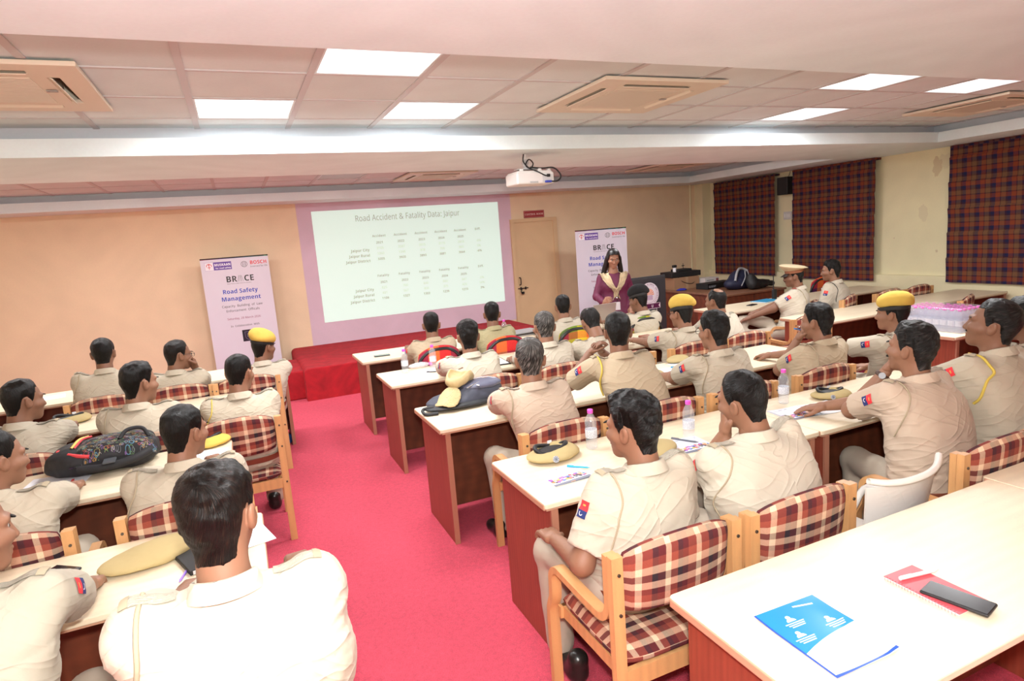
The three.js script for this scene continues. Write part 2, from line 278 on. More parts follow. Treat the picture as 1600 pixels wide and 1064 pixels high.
// door and its sign
const d1 = structGroup('door_1', 'plain beige control room door with a black bolt', 'door');
const mDoor = M({ map: wallTex([0.86, 0.75, 0.58], 7), roughness: 0.55 }), mBlack = M({ color: lin(0.012, 0.012, 0.013), roughness: 0.5 }), mIron = M({ color: lin(0.03, 0.028, 0.026), roughness: 0.45, metalness: 0.6 });
mesh('door_leaf', bx(4.48, 5.24, 0.01, 2.08, ZF, ZF + 0.035), mDoor, d1);
mesh('door_frame', [bx(4.42, 4.48, 0, 2.14, ZF, ZF + 0.05), bx(5.24, 5.32, 0, 2.14, ZF, ZF + 0.05), bx(4.48, 5.24, 2.08, 2.14, ZF, ZF + 0.05)], mDoor, d1);
mesh('bolt', [cyl(0.008, 0.008, 0.2, 0, 0, 0, 8).rotateZ(Math.PI / 2).translate(4.57, 0.94, ZF + 0.05), box(0.02, 0.05, 0.02, 4.53, 0.94, ZF + 0.045), box(0.02, 0.05, 0.02, 4.62, 0.94, ZF + 0.045), tube([[4.545, 0.93, ZF + 0.055], [4.52, 0.88, ZF + 0.07], [4.55, 0.84, ZF + 0.07], [4.58, 0.87, ZF + 0.06]], 0.009, 12, 6), box(0.05, 0.04, 0.02, 4.56, 0.86, ZF + 0.05)], mIron, d1);
mesh('handle', tube([[4.515, 1.13, ZF + 0.035], [4.525, 1.12, ZF + 0.07], [4.525, 1.02, ZF + 0.07], [4.515, 1.0, ZF + 0.035]], 0.009, 16, 6), mIron, d1);
{
  const s = thing('door_sign', 'small dark red sign reading control room above the door', 'sign', [4.898, 2.21, ZF + 0.008]);
  mesh('plate', rbox(0.395, 0.125, 0.014, 0.005), M({ color: lin(0.36, 0.03, 0.035), roughness: 0.4 }), s);
  const t = canvasTex(512, 160, (c, w, h) => { c.fillStyle = '#9c1f26'; c.fillRect(0, 0, w, h); c.strokeStyle = '#d8a9a0'; c.lineWidth = 5; c.strokeRect(9, 9, w - 18, h - 18); c.fillStyle = '#eccfc4'; c.font = 'bold 62px serif'; c.textAlign = 'center'; c.textBaseline = 'middle'; c.fillText('CONTROL ROOM', w / 2, h / 2 + 2, w - 40); });
  mesh('lettering', new THREE.PlaneGeometry(0.385, 0.117).translate(0, 0, 0.0075), M({ map: t, roughness: 0.45 }), s);
}
// painted screen area and the projected slide
struct('trim_6', bx(0.94, 4.46, 0.4, YS, ZF, ZF + 0.004), M({ map: wallTex([0.86, 0.77, 0.83], 8), roughness: 0.8 }), 'pale mauve painted rectangle on the front wall', 'painted panel');
{
  const rows = [['Jaipur City', ['3105', '3587', '3915', '3115', '2859', '-8%']], ['Jaipur Rural', ['1060', '1348', '978', '766', '805', '5%']], ['Jaipur District', ['3355', '3935', '3893', '3881', '3664', '-6%']]];
  const rows2 = [['Jaipur City', ['625', '760', '846', '860', '847', '-2%']], ['Jaipur Rural', ['481', '567', '456', '375', '426', '14%']], ['Jaipur District', ['1106', '1327', '1302', '1235', '1273', '3%']]];
  const t = canvasTex(1600, 880, (c, w, h) => {
    c.fillStyle = '#d9f2e6'; c.fillRect(0, 0, w, h);
    c.fillStyle = '#a3a49e'; c.textAlign = 'center'; c.font = '66px sans-serif'; c.fillText('Road Accident & Fatality Data: Jaipur', w * 0.49, 96, 900);
    const X = [515, 695, 875, 1050, 1225, 1390];
    const tab = (y0, head, data) => {
      X.forEach((x, i) => { c.fillStyle = '#a8aaa2'; c.font = 'bold 27px sans-serif'; c.fillText(i < 5 ? head : 'Diff.', x, y0, 150); if (i < 5) c.fillText(String(2021 + i), x, y0 + 54); });
      data.forEach(([n, v], r) => {
        const y = y0 + 100 + r * 44; c.textAlign = 'right'; c.font = 'bold 30px sans-serif'; c.fillStyle = '#a6aa9c'; c.fillText(n, 425, y + 10); c.textAlign = 'center';
        v.forEach((q, i) => { c.font = (r === 2 ? 'bold ' : '') + '27px sans-serif'; c.fillStyle = r === 2 ? '#a9ab9c' : '#c3cbbf'; c.fillText(q, X[i], y); });
      });
    };
    tab(230, 'Accident', rows); tab(555, 'Fatality', rows2);
  });
  const slide = mesh('projected_slide', new THREE.PlaneGeometry(3.07, 1.70).translate(2.69, 1.60, ZF + 0.006), M({ color: lin(0.75, 0.75, 0.75), map: t, emissive: 0xffffff, emissiveMap: t, emissiveIntensity: 0.5, roughness: 0.9 }));  // projector light is put into an emissive picture plane
  tag(slide, 'projected slide of road accident and fatality figures on the front wall', 'projected slide');
}
// plaid window blinds
function bands(seq, t) { let a = 0; for (const [w, c] of seq) { a += w; if (t < a) return c; } return seq[0][1]; }
function plaidTex(warp, weft, n, rep, contrast = 0) {
  return dataTex(n, (u, v) => { const a = bands(warp, u), b = bands(weft, v), k = 1 + 0.16 * (rnd() - 0.5), m = ((Math.floor(u * n) + Math.floor(v * n)) & 3) < 2 ? 0.5 + contrast : 0.5 - contrast; return [0, 1, 2].map(q => Math.sqrt((a[q] * a[q] * m + b[q] * b[q] * (1 - m))) * k); }, true, rep);
}
const navy = [0.09, 0.09, 0.25], rust = [0.50, 0.22, 0.12], tan = [0.43, 0.30, 0.20], plum = [0.22, 0.09, 0.13];
const blindTex = plaidTex([[0.22, navy], [0.3, rust], [0.06, plum], [0.3, tan], [0.12, plum]], [[0.2, navy], [0.3, rust], [0.08, plum], [0.3, tan], [0.12, plum]], 128, [1 / 0.17, 1 / 0.17], 0.1);
const mBlind = M({ map: blindTex, roughness: 0.95 });
function blind(z0, z1, y0, y1, label) {
  const o = thing('roman_blind', label, 'blind', [XR - 0.075, y0, (z0 + z1) / 2], 0, 'plaid window blinds'), W = z1 - z0, H = y1 - y0, s = z0 * 3;
  mesh('fabric', gridGeo(40, 90, (u, v) => { const y = v * H, ph = ((y / 0.32) % 1); return [-0.045 - 0.018 * Math.pow(ph, 3) - 0.006 * N3(u * 6 + s, v * 9, 1) - 0.004 * Math.sin(u * W * 16 + 2 * N3(v * 3, s, 2)), y, -W / 2 + u * W]; }, [W, H]), mBlind, o);
  mesh('head_rail', bx(-0.05, 0.07, H - 0.03, H, -W / 2, W / 2), mBlind, o);
  for (let y = 0.32; y < H - 0.1; y += 0.32) mesh('fold_batten', bx(-0.048, -0.04, y - 0.008, y + 0.004, -W / 2 + 0.01, W / 2 - 0.01), mBlind, o);
  return o;
}
blind(-9.55, -8.07, 0.84, 2.56, 'plaid roman blind next to the front corner pillar');
const bl2 = blind(-7.70, -6.24, 0.81, 2.57, 'plaid roman blind between the loudspeaker and the stained wall');
blind(-5.22, -3.72, 0.83, 2.57, 'plaid roman blind at the right picture edge');
mesh('pull_cord', tube([[-0.08, 1.73, 0.68], [-0.085, 1.1, 0.67], [-0.085, 0.62, 0.64], [-0.085, 0.55, 0.68], [-0.085, 0.62, 0.71], [-0.08, 1.73, 0.7]], 0.004, 30, 5), M({ color: lin(0.03, 0.03, 0.05) }), bl2);
// wall loudspeaker, switch board
{
  const s = thing('wall_speaker', 'black box loudspeaker on the strip of wall between blinds', 'loudspeaker', [XR, 2.34, -7.88]);
  mesh('cabinet', rbox(0.13, 0.29, 0.22, 0.01, -0.095, 0, 0), mBlack, s); mesh('bracket', box(0.05, 0.05, 0.05, -0.02, 0, 0), mIron, s);
  mesh('grille', rbox(0.006, 0.27, 0.2, 0.002, -0.162, 0, 0), M({ color: lin(0.02, 0.02, 0.021), roughness: 0.9 }), s);
  mesh('wire', tube([[-0.03, 0.14, 0], [-0.01, 0.17, 0.01], [-0.006, 0.23, 0.03]], 0.004, 12, 5), mBlack, s);
  const w = thing('switch_board', 'grey electrical switch board below the wall loudspeaker', 'switch board', [XR - 0.008, 1.85, -7.9]);
  mesh('plate', rbox(0.016, 0.13, 0.17, 0.004), M({ color: lin(0.62, 0.60, 0.58) }), w);
  for (const z of [-0.05, 0, 0.045]) mesh('switch', rbox(0.01, 0.06, 0.03, 0.003, -0.011, 0.0, z), M({ color: lin(0.80, 0.78, 0.75) }), w);
}
// ---------------------------------------------------------------- desks and chairs
function woodTex(c, s, fx, amp, rep) { return dataTex(256, (u, v) => { const g = tn(u, v, 2, s) * 0.6, k = 1 + amp * (Math.sin((u * fx + g * 1.2) * Math.PI * 2) * 0.35 + 0.6 * tn(u * 1, v, fx * 0.8, s + 1) + 0.3 * (N3(u * fx * 4, v * 3, s))) + 0.03 * (rnd() - 0.5); return c.map(q => q * k); }, true, rep); }
const topTex = woodTex([0.90, 0.84, 0.73], 1, 9, 0.035, [2.2, 0.7]); topTex.rotation = Math.PI / 2;
const mTop = M({ map: topTex, roughness: 0.38 });
const mEdge = M({ color: lin(0.52, 0.28, 0.18), roughness: 0.5 });
const mahog = woodTex([0.56, 0.26, 0.19], 2, 12, 0.10, [3.2, 0.8]), mahogDark = woodTex([0.44, 0.235, 0.15], 3, 14, 0.16, [0.7, 2.6]); mahogDark.rotation = 0;
const mSide = M({ map: mahog, roughness: 0.45 }), mModesty = M({ map: mahogDark, roughness: 0.5 }), mPanelEdge = M({ color: lin(0.38, 0.16, 0.10), roughness: 0.5 });
function desk(x0, zf, w, label, group, turn = 0, d = 0.6) {
  const o = thing('training_desk', label, 'desk', [x0 + w / 2, 0, zf + d / 2], turn, group);
  const c = 0.012, s = new THREE.Shape(); const hw = w / 2, hd = d / 2, r = 0.02;
  s.moveTo(-hw + r, -hd); s.lineTo(hw - r, -hd); s.quadraticCurveTo(hw, -hd, hw, -hd + r); s.lineTo(hw, hd - r); s.quadraticCurveTo(hw, hd, hw - r, hd); s.lineTo(-hw + r, hd); s.quadraticCurveTo(-hw, hd, -hw, hd - r); s.lineTo(-hw, -hd + r); s.quadraticCurveTo(-hw, -hd, -hw + r, -hd);
  mesh('desk_top', boxUV(new THREE.ExtrudeGeometry(s, { depth: 0.016, bevelEnabled: true, bevelSize: 0.004, bevelOffset: -0.004, bevelThickness: 0.004, bevelSegments: 2, curveSegments: 4 }).rotateX(-Math.PI / 2).translate(0, 0.730, 0)), mTop, o);
  for (const q of [-1, 1]) mesh('edge_band', rbox(0.014, 0.030, d - 0.02, 0.006, q * (hw - 0.004), 0.733, 0), mEdge, o);
  mesh('sub_top', bx(-hw + 0.012, hw - 0.012, 0.714, 0.727, -hd + 0.012, hd - 0.012), mEdge, o);
  for (const q of [-1, 1]) { const p = mesh('side_panel', bx(-0.013, 0.013, 0, 0.714, -hd + 0.05, hd - 0.02).translate(q * (hw - 0.048), 0, 0), mSide, o); mesh('panel_edge', bx(-0.016, 0.016, 0.0, 0.714, hd - 0.02, hd - 0.008).translate(q * (hw - 0.048), 0, 0), mPanelEdge, p); }
  mesh('modesty_panel', bx(-hw + 0.062, hw - 0.062, 0.03, 0.713, -hd + 0.09, -hd + 0.108), mModesty, o);
  return o;
}
const ROWM = [[-6.69, 1.01], [-5.455, 1.01], [-4.08, 0.985], [-2.805, 1.04], [-1.43, 1.065]];
const ord = ['front', 'second', 'third', 'fourth', 'rear'];
ROWM.forEach(([z, x], i) => { desk(x, z, 1.6, `cream topped desk at the aisle, ${ord[i]} row right of the aisle`, 'desks right of the aisle'); desk(x + 1.604, z + (i === 4 ? -0.03 : 0.005), 1.6, `cream topped desk joined to the right of the ${ord[i]} row aisle desk`, 'desks right of the aisle'); });
[[-6.89, 0.345, 0.6], [-5.60, -0.12, 0.54], [-4.13, -0.165, 0.6], [-2.84, -0.04, 0.57]].forEach(([z, x, d], i) => { desk(x - 1.6, z, 1.6, `cream topped desk at the aisle, ${ord[i]} row left of the aisle`, 'desks left of the aisle', 0, d); desk(x - 3.204, z, 1.6, `cream topped desk at the far left end of the ${ord[i]} left row`, 'desks left of the aisle', 0, d); });
[[-6.38, 5.32], [-5.06, 5.4], [-3.80, 5.4]].forEach(([z, x], i) => { desk(x, z, 1.55, ['cream topped desk holding the blue folder by the right front', 'cream topped desk behind the yellow beret officer at right', 'cream topped desk carrying the pack of water bottles'][i], 'desks at the right wall'); desk(x + 1.554, z, 1.55, `cream topped desk by the blinds, ${ord[i]} of the right wall rows`, 'desks at the right wall'); });

// armchair of bent light wood with plaid cushions
const cRust = [0.56, 0.26, 0.20], cCream = [0.86, 0.74, 0.62], cMar = [0.34, 0.10, 0.12], cBlk = [0.16, 0.12, 0.15], cTan = [0.72, 0.47, 0.36];
const chairTex = plaidTex([[0.15, cRust], [0.10, cCream], [0.15, cRust], [0.09, cBlk], [0.12, cMar], [0.09, cCream], [0.12, cRust], [0.08, cBlk], [0.10, cMar]], [[0.13, cMar], [0.12, cCream], [0.13, cRust], [0.11, cMar], [0.13, cCream], [0.12, cBlk], [0.13, cCream], [0.13, cRust]], 256, [1 / 0.225, 1 / 0.195], 0.08);
const mPlaid = M({ map: chairTex, roughness: 0.95 });
const pineTex = woodTex([0.80, 0.60, 0.40], 4, 6, 0.06, [4, 1.2]);
const mPine = M({ map: pineTex, roughness: 0.42 }), mScrew = M({ color: lin(0.12, 0.10, 0.08), metalness: 0.7, roughness: 0.4 });
const arc = (cz, cy, r, a0, a1, n = 6) => Array.from({ length: n + 1 }, (_, i) => { const a = a0 + (a1 - a0) * i / n; return [cz + Math.cos(a) * r, cy + Math.sin(a) * r]; });
const HP = Math.PI / 2;
const armPath = [[0.185, 0.835], [0.185, 0.70], ...arc(0.115, 0.66, 0.07, 0, -HP), [0.05, 0.59], [-0.17, 0.60], ...arc(-0.17, 0.54, 0.06, HP, Math.PI), [-0.23, 0.50], [-0.235, 0.46], [-0.25, 0.43], [-0.262, 0.40], [-0.265, 0.35], [-0.265, 0.0]];
// swollen cushion: superellipse outline, thickness falls to the rim
function cushion(w, h, t, bow, hump, uvs = 1) {
  const f = (side) => gridGeo(18, 12, (u, v) => { const a = u * 2 - 1, b = v * 2 - 1; const e = Math.pow(Math.abs(a), 6) + Math.pow(Math.abs(b), 6), k = Math.pow(Math.max(0, 1 - Math.pow(Math.min(1, e), 0.8)), 0.35); const sx = 1 - 0.05 * Math.pow(Math.abs(b), 5), sy = 1 - 0.12 * Math.pow(Math.abs(a), 5); return [a * w / 2 * sx, b * h / 2 * sy + (b > 0 ? hump * (1 - a * a) * b : 0), side * t / 2 * (0.25 + 0.75 * k) + bow * (1 - a * a)]; }, [w * uvs, h * uvs]);
  const back = f(-1), fr = f(1); const ix = back.index.array; for (let i = 0; i < ix.length; i += 3) { const q = ix[i]; ix[i] = ix[i + 1]; ix[i + 1] = q; } back.computeVertexNormals();
  const rim = gridGeo(60, 2, (u, v) => { const s = u * 4, k = Math.floor(Math.min(3.999, s)), r = (s - k) * 2 - 1; const [a, b] = [[r, -1], [1, r], [-r, 1], [-1, -r]][k]; const sx = 1 - 0.05 * Math.pow(Math.abs(b), 5), sy = 1 - 0.12 * Math.pow(Math.abs(a), 5), bulge = 1 + 0.014 * Math.sin(v * Math.PI); return [a * w / 2 * sx * bulge, (b * h / 2 * sy + (b > 0 ? hump * (1 - a * a) * b : 0)) * bulge, (v - 0.5) * t * 0.25 + bow * (1 - a * a)]; }, [w * 2, 0.03]);
  return join([fr, back, rim]);
}
const gSeat = cushion(0.46, 0.46, 0.07, 0, 0).rotateX(-HP), gBack = cushion(0.44, 0.235, 0.062, 0.03, 0.03);
const chairGeo = {
  side: strip(armPath, 0.042, 0.027), post: strip([[0.215, 0.84], [0.213, 0.45], [0.235, 0.0]], 0.042, 0.03),
  apronF: bx(-0.235, 0.235, 0.37, 0.42, -0.235, -0.215), apronB: bx(-0.235, 0.235, 0.36, 0.425, 0.20, 0.222), apronS: bx(-0.011, 0.011, 0.37, 0.42, -0.235, 0.22), screw: new THREE.CylinderGeometry(0.006, 0.006, 0.006, 10).rotateX(HP)
};
const chair0 = (() => {
  const o = new THREE.Group();
  for (const s of [-1, 1]) { const x = s * 0.245; const a = mesh('armrest', chairGeo.side, mPine, o); a.position.x = x; const p = mesh('rear_post', chairGeo.post, mPine, o); p.position.x = x; const r = mesh('side_rail', chairGeo.apronS, mPine, o); r.position.x = s * 0.212; for (const y of [0.78, 0.64, 0.40]) { const q = mesh('screw', chairGeo.screw, mScrew, p); q.position.set(0.004, y, 0.231 + (0.45 > y ? 0.002 : 0)); } }
  mesh('front_rail', chairGeo.apronF, mPine, o); mesh('rear_rail', chairGeo.apronB, mPine, o);
  const st = mesh('seat', gSeat, mPlaid, o); st.position.set(0, 0.448, -0.01);
  const b = mesh('backrest', gBack, mPlaid, o); b.position.set(0, 0.735, 0.20); b.rotation.x = 0.10;
  return o;
})();
function woodChair(x, zBack, label, turn = 0, group = 'light wood armchairs with plaid cushions') {
  const o = chair0.clone(); o.name = numbered('wooden_armchair'); scene.add(o); o.position.set(x - 0.215 * Math.sin(turn), 0, zBack - 0.215 * Math.cos(turn)); o.rotation.y = turn; return tag(o, label, 'chair', group);
}
// black tube frame chair with bright plaid
const bRed = [0.80, 0.16, 0.16], bOr = [0.95, 0.55, 0.22], bPur = [0.32, 0.12, 0.30], bGr = [0.42, 0.52, 0.18], bYe = [0.92, 0.80, 0.20], bNv = [0.13, 0.12, 0.28];
const brightTex = plaidTex([[0.2, bPur], [0.26, bOr], [0.26, bRed], [0.28, bNv]], [[0.2, bRed], [0.3, bOr], [0.25, bPur], [0.25, bRed]], 128, [1 / 0.42, 1 / 0.30], 0.05);
const brightTex2 = plaidTex([[0.22, bNv], [0.25, bGr], [0.28, bYe], [0.25, bOr]], [[0.3, bGr], [0.25, bNv], [0.25, bYe], [0.2, bRed]], 128, [1 / 0.40, 1 / 0.30], 0.05);
const mBr = [M({ map: brightTex, roughness: 0.9 }), M({ map: brightTex2, roughness: 0.9 })], mTube = M({ color: lin(0.012, 0.012, 0.014), roughness: 0.35 });
const gPad = cushion(0.40, 0.34, 0.05, 0.025, 0.05), gPadS = cushion(0.42, 0.42, 0.06, 0, 0).rotateX(-HP);
const gArch = tube([[-0.21, 0.42, 0.17], [-0.215, 0.6, 0.19], [-0.20, 0.77, 0.215], [-0.11, 0.865, 0.235], [0, 0.885, 0.245], [0.11, 0.865, 0.235], [0.20, 0.77, 0.215], [0.215, 0.6, 0.19], [0.21, 0.42, 0.17]], 0.016, 40, 8);
const gLeg = [[-1, -1], [1, -1], [-1, 1], [1, 1]].map(([a, b]) => tube([[a * 0.205, 0.43, b * 0.17], [a * 0.215, 0.2, b * 0.19], [a * 0.22, 0.0, b * 0.2]], 0.011, 8, 7));
function tubeChair(x, zBack, kind, label, turn = 0) {
  const o = thing('tube_frame_chair', label, 'chair', [x, 0, zBack - 0.235], turn, 'black tube chairs with bright plaid');
  mesh('frame', gArch, mTube, o); const b = mesh('backrest', gPad, mBr[kind], o); b.position.set(0, 0.70, 0.185); b.rotation.x = 0.12;
  const s = mesh('seat', gPadS, mBr[kind], o); s.position.set(0, 0.445, 0); gLeg.forEach(g => mesh('leg', g, mTube, o));
}
// white moulded plastic chair: one shell with a slot in the back
function plasticChair(x, zBack, label, turn) {
  const o = thing('plastic_chair', label, 'chair', [x, 0, zBack - 0.24], turn), m = M({ color: lin(0.80, 0.77, 0.72), roughness: 0.35 });
  const w = 0.46, y0 = 0.40, y1 = 0.80, sh = new THREE.Shape(); sh.moveTo(-w * 0.40, 0); sh.lineTo(w * 0.40, 0); sh.lineTo(w / 2, y1 - y0); sh.lineTo(-w / 2, y1 - y0); sh.closePath();
  for (const c of [-0.10, 0.10]) { const h = new THREE.Path(); h.moveTo(c - 0.05, 0.10); h.lineTo(c - 0.066, 0.235); h.quadraticCurveTo(c, 0.28, c + 0.066, 0.235); h.lineTo(c + 0.05, 0.10); h.quadraticCurveTo(c, 0.08, c - 0.05, 0.10); sh.holes.push(h); }
  const g = new THREE.ExtrudeGeometry(sh, { depth: 0.006, bevelEnabled: false, curveSegments: 8 }); const bend = (g2) => { const p = g2.attributes.position; for (let i = 0; i < p.count; i++) { const X = p.getX(i), Y = p.getY(i); p.setXYZ(i, X, Y + y0, p.getZ(i) + 0.17 + Y * 0.16 - X * X * 1.2); } g2.computeVertexNormals(); return g2; };
  mesh('back_shell', bend(toCreasedNormals(subdivide(g, 3), 0.5)), m, o);
  mesh('top_rim', tube(Array.from({ length: 9 }, (_, i) => { const X = -w / 2 + i * w / 8; return [X, y1 + 0.012 * (1 - 16 * X * X / 4 / w / w) + 0.03 * Math.pow(Math.abs(X) / (w / 2), 3), 0.17 + 0.4 * 0.16 - X * X * 1.2 + 0.012]; }), 0.014, 32, 8), m, o);
  mesh('seat', rbox(0.44, 0.016, 0.42, 0.008, 0, 0.415, -0.02), m, o);
  for (const [a, b] of [[-1, -1], [1, -1], [-1, 1], [1, 1]]) mesh('leg', tube([[a * 0.2, 0.41, b * 0.18], [a * 0.225, 0.2, b * 0.205], [a * 0.235, 0, b * 0.22]], 0.018, 8, 6), m, o);
  for (const a of [-1, 1]) mesh('armrest', tube([[a * 0.205, 0.58, 0.17], [a * 0.25, 0.575, 0.05], [a * 0.26, 0.57, -0.14], [a * 0.24, 0.45, -0.2]], 0.016, 20, 7), m, o);
}
function subdivide(g, n) {
  let q = g.index ? g.toNonIndexed() : g;
  for (let k = 0; k < n; k++) { const p = q.attributes.position, out = []; const P = i => V(p.getX(i), p.getY(i), p.getZ(i)); for (let i = 0; i < p.count; i += 3) { const a = P(i), b = P(i + 1), c = P(i + 2), ab = a.clone().lerp(b, .5), bc = b.clone().lerp(c, .5), ca = c.clone().lerp(a, .5); for (const t of [a, ab, ca, ab, b, bc, ca, bc, c, ab, bc, ca]) out.push(t.x, t.y, t.z); } q = new THREE.BufferGeometry(); q.setAttribute('position', new THREE.Float32BufferAttribute(out, 3)); }
  q.computeVertexNormals(); return q;
}
// ---------------------------------------------------------------- people
// head in its own frame: origin between the ears, face towards -z
function headSDF(x, y, z) {
  const ax = Math.abs(x);
  let d = ell(x, y, z, [0, 0.03, 0.012], [0.074, 0.088, 0.095]);
  d = smin(d, ell(x, y, z, [0, -0.035, -0.03], [0.060, 0.072, 0.066]), 0.03);
  d = smin(d, ell(x, y, z, [0, -0.092, -0.066], [0.030, 0.024, 0.026]), 0.03);
  d = smin(d, cone(ax, y, z, [0.036, -0.018, -0.075], [0.052, -0.022, -0.04], 0.018, 0.02), 0.02);
  d = smin(d, cone(ax, y, z, [0.008, 0.026, -0.090], [0.045, 0.028, -0.068], 0.010, 0.011), 0.015);
  d = smax(d, -ell(ax, y, z, [0.031, 0.008, -0.100], [0.017, 0.011, 0.018]), 0.012);
  d = smin(d, cone(x, y, z, [0, 0.012, -0.088], [0, -0.030, -0.106], 0.008, 0.0125), 0.012);
  d = smin(d, ell(ax, y, z, [0.012, -0.034, -0.094], [0.010, 0.008, 0.010]), 0.008);
  d = smin(d, ell(x, y, z, [0, -0.0585, -0.090], [0.024, 0.0062, 0.010]), 0.006);
  d = smin(d, ell(x, y, z, [0, -0.0715, -0.088], [0.021, 0.0068, 0.010]), 0.006);
  // ears
  let e = ell(ax - 0.0 - (y + 0.005) * 0.12, y, z - (y + 0.005) * 0.2, [0.081, -0.006, 0.016], [0.010, 0.033, 0.020]);
  e = smax(e, -ell(ax, y, z, [0.093, -0.002, 0.010], [0.008, 0.020, 0.011]), 0.006);
  d = smin(d, e, 0.008);
  return smin(d, cone(x, y, z, [0, -0.03, 0.022], [0, -0.16, 0.035], 0.056, 0.060), 0.03);
}
const headGeo = { near: sdfMesh(headSDF, [-0.115, -0.17, -0.14], [0.115, 0.14, 0.13], 0.0038), far: sdfMesh(headSDF, [-0.115, -0.17, -0.14], [0.115, 0.14, 0.13], 0.0062) };
const hairline = (a, s) => { // lowest hair height at angle a from the face (0) to the nape (pi)
  const k = [[0, s.front], [0.75, s.front - 0.004], [1.05, 0.045], [1.25, s.burn], [1.5, s.burn], [1.62, 0.028], [1.95, 0.02], [2.15, s.nape * 0.5], [2.45, s.nape], [3.15, s.nape - 0.003]];
  for (let i = 1; i < k.length; i++) if (a <= k[i][0]) { const t = sstep(k[i - 1][0], k[i][0], a); return mixn(k[i - 1][1], k[i][1], t); } return s.nape;
};
function hairGeo(s, h) {
  const f = (x, y, z) => {
    const a = Math.atan2(Math.abs(x), -(z - 0.012)), ym = hairline(a, s) + 0.008 * N3(x * 40, z * 40, s.seed ?? 1);
    const up = sstep(0, s.fade ?? 0.05, y - ym), top = sstep(0.03, 0.11, y);
    let th = mixn(0.0016, mixn(s.side, s.top, top), up);
    th += (s.wave ?? 0.003) * up * fbm(x * 26 + (s.seed ?? 0), y * 26, z * 26);
    if (s.quiff) th += s.quiff * sstep(0.02, -0.08, z) * top;
    let d = ell(x, y, z, [0, 0.03, 0.012], [0.074, 0.088, 0.095]);
    d = smin(d, cone(x, y, z, [0, -0.03, 0.022], [0, -0.16, 0.035], 0.056, 0.060), 0.03) - th;
    if (s.bald) d = smax(d, -ell(x, y, z, s.bald[0], s.bald[1]), 0.004);
    return Math.max(d, (ym - y) * 0.8);
  };
  const g = sdfMesh(f, [-0.12, -0.13, -0.14], [0.12, 0.165, 0.145], h, 2.2);
  const p = g.attributes.position, uv = new Float32Array(p.count * 2), ax = V(0.02, 0.75, 0.62).normalize(), e1 = V(1, 0, 0), e2 = ax.clone().cross(e1).normalize();
  for (let i = 0; i < p.count; i++) { const q = V(p.getX(i), p.getY(i) - 0.01, p.getZ(i) - 0.01).normalize(); uv[2 * i] = (Math.atan2(q.dot(e1), -q.dot(e2)) / (2 * Math.PI) + 0.5) * 4 + 0.35 * Math.acos(clamp(q.dot(ax), -1, 1)); uv[2 * i + 1] = Math.acos(clamp(q.dot(ax), -1, 1)) * 0.5; }
  g.setAttribute('uv', new THREE.BufferAttribute(uv, 2)); return g;
}
const styleSpec = {
  short: { front: 0.082, burn: 0.0, nape: -0.078, side: 0.009, top: 0.017, seed: 1 },
  crop: { front: 0.082, burn: 0.012, nape: -0.066, side: 0.004, top: 0.016, fade: 0.075, wave: 0.002, seed: 2 },
  full: { front: 0.075, burn: -0.015, nape: -0.088, side: 0.012, top: 0.025, wave: 0.005, quiff: 0.008, fade: 0.08, seed: 3 },
  thick: { front: 0.070, burn: -0.02, nape: -0.088, side: 0.016, top: 0.032, wave: 0.008, quiff: 0.012, fade: 0.08, seed: 4 },
  thin: { front: 0.09, burn: 0.0, nape: -0.078, side: 0.010, top: 0.010, wave: 0.003, bald: [[0.0, 0.115, 0.055], [0.035, 0.022, 0.04]], seed: 5 },
  receding: { front: 0.10, burn: 0.0, nape: -0.074, side: 0.008, top: 0.007, wave: 0.003, bald: [[0.0, 0.108, 0.055], [0.048, 0.035, 0.055]], seed: 6 },
  undercap: { front: 0.06, burn: 0.0, nape: -0.078, side: 0.008, top: 0.006, wave: 0.001, seed: 7 }
};
const hairCache = {};
const hairOf = (s, near) => (hairCache[s + near] ??= hairGeo(styleSpec[s], near ? 0.0042 : 0.0068));
const strandBump = dataTex(512, (u, v) => 0.5 + 0.35 * N3(u * 128, v * 7, 3) + 0.25 * N3(u * 48 + 2 * N3(u * 6, v * 5, 1), v * 4, 8) + 0.1 * (rnd() - 0.5), false, [1, 1]);
const hairTex = (dark, light, share) => dataTex(256, (u, v) => { const k = sstep(1 - share - 0.25, 1 - share + 0.25, 0.5 + 0.62 * N3(u * 70, v * 6, 11) + 0.3 * N3(u * 14, v * 3, 2) + 0.2 * (rnd() - 0.5)); return dark.map((q, i) => mixn(q, light[i], k)); }, true);
const hairM = (t) => new THREE.MeshPhysicalMaterial({ map: t, bumpMap: strandBump, bumpScale: 0.003, roughness: 0.38, specularIntensity: 0.55 });
const mHair = { black: hairM(hairTex([0.035, 0.03, 0.03], [0.10, 0.08, 0.075], 0.2)), salt: hairM(hairTex([0.05, 0.045, 0.045], [0.42, 0.40, 0.38], 0.18)), grey: hairM(hairTex([0.09, 0.085, 0.085], [0.58, 0.56, 0.54], 0.40)), brown: hairM(hairTex([0.05, 0.038, 0.034], [0.22, 0.14, 0.10], 0.22)) };
const skinTex = dataTex(128, (u, v) => { const k = 1 + 0.06 * tn(u, v, 7) + 0.05 * (rnd() - 0.5); return [k * 0.9, k * 0.9, k * 0.9]; }, false);
const skinM = (r, g, b) => new THREE.MeshPhysicalMaterial({ color: lin(r, g, b), roughness: 0.55, sheen: 0.15, sheenRoughness: 0.6 });
const mSkin = [skinM(0.215, 0.100, 0.058), skinM(0.27, 0.130, 0.077), skinM(0.17, 0.075, 0.042), skinM(0.40, 0.205, 0.128)];
const mEye = M({ color: lin(0.42, 0.38, 0.35), roughness: 0.35 }), mIris = M({ color: lin(0.015, 0.01, 0.008), roughness: 0.15 });
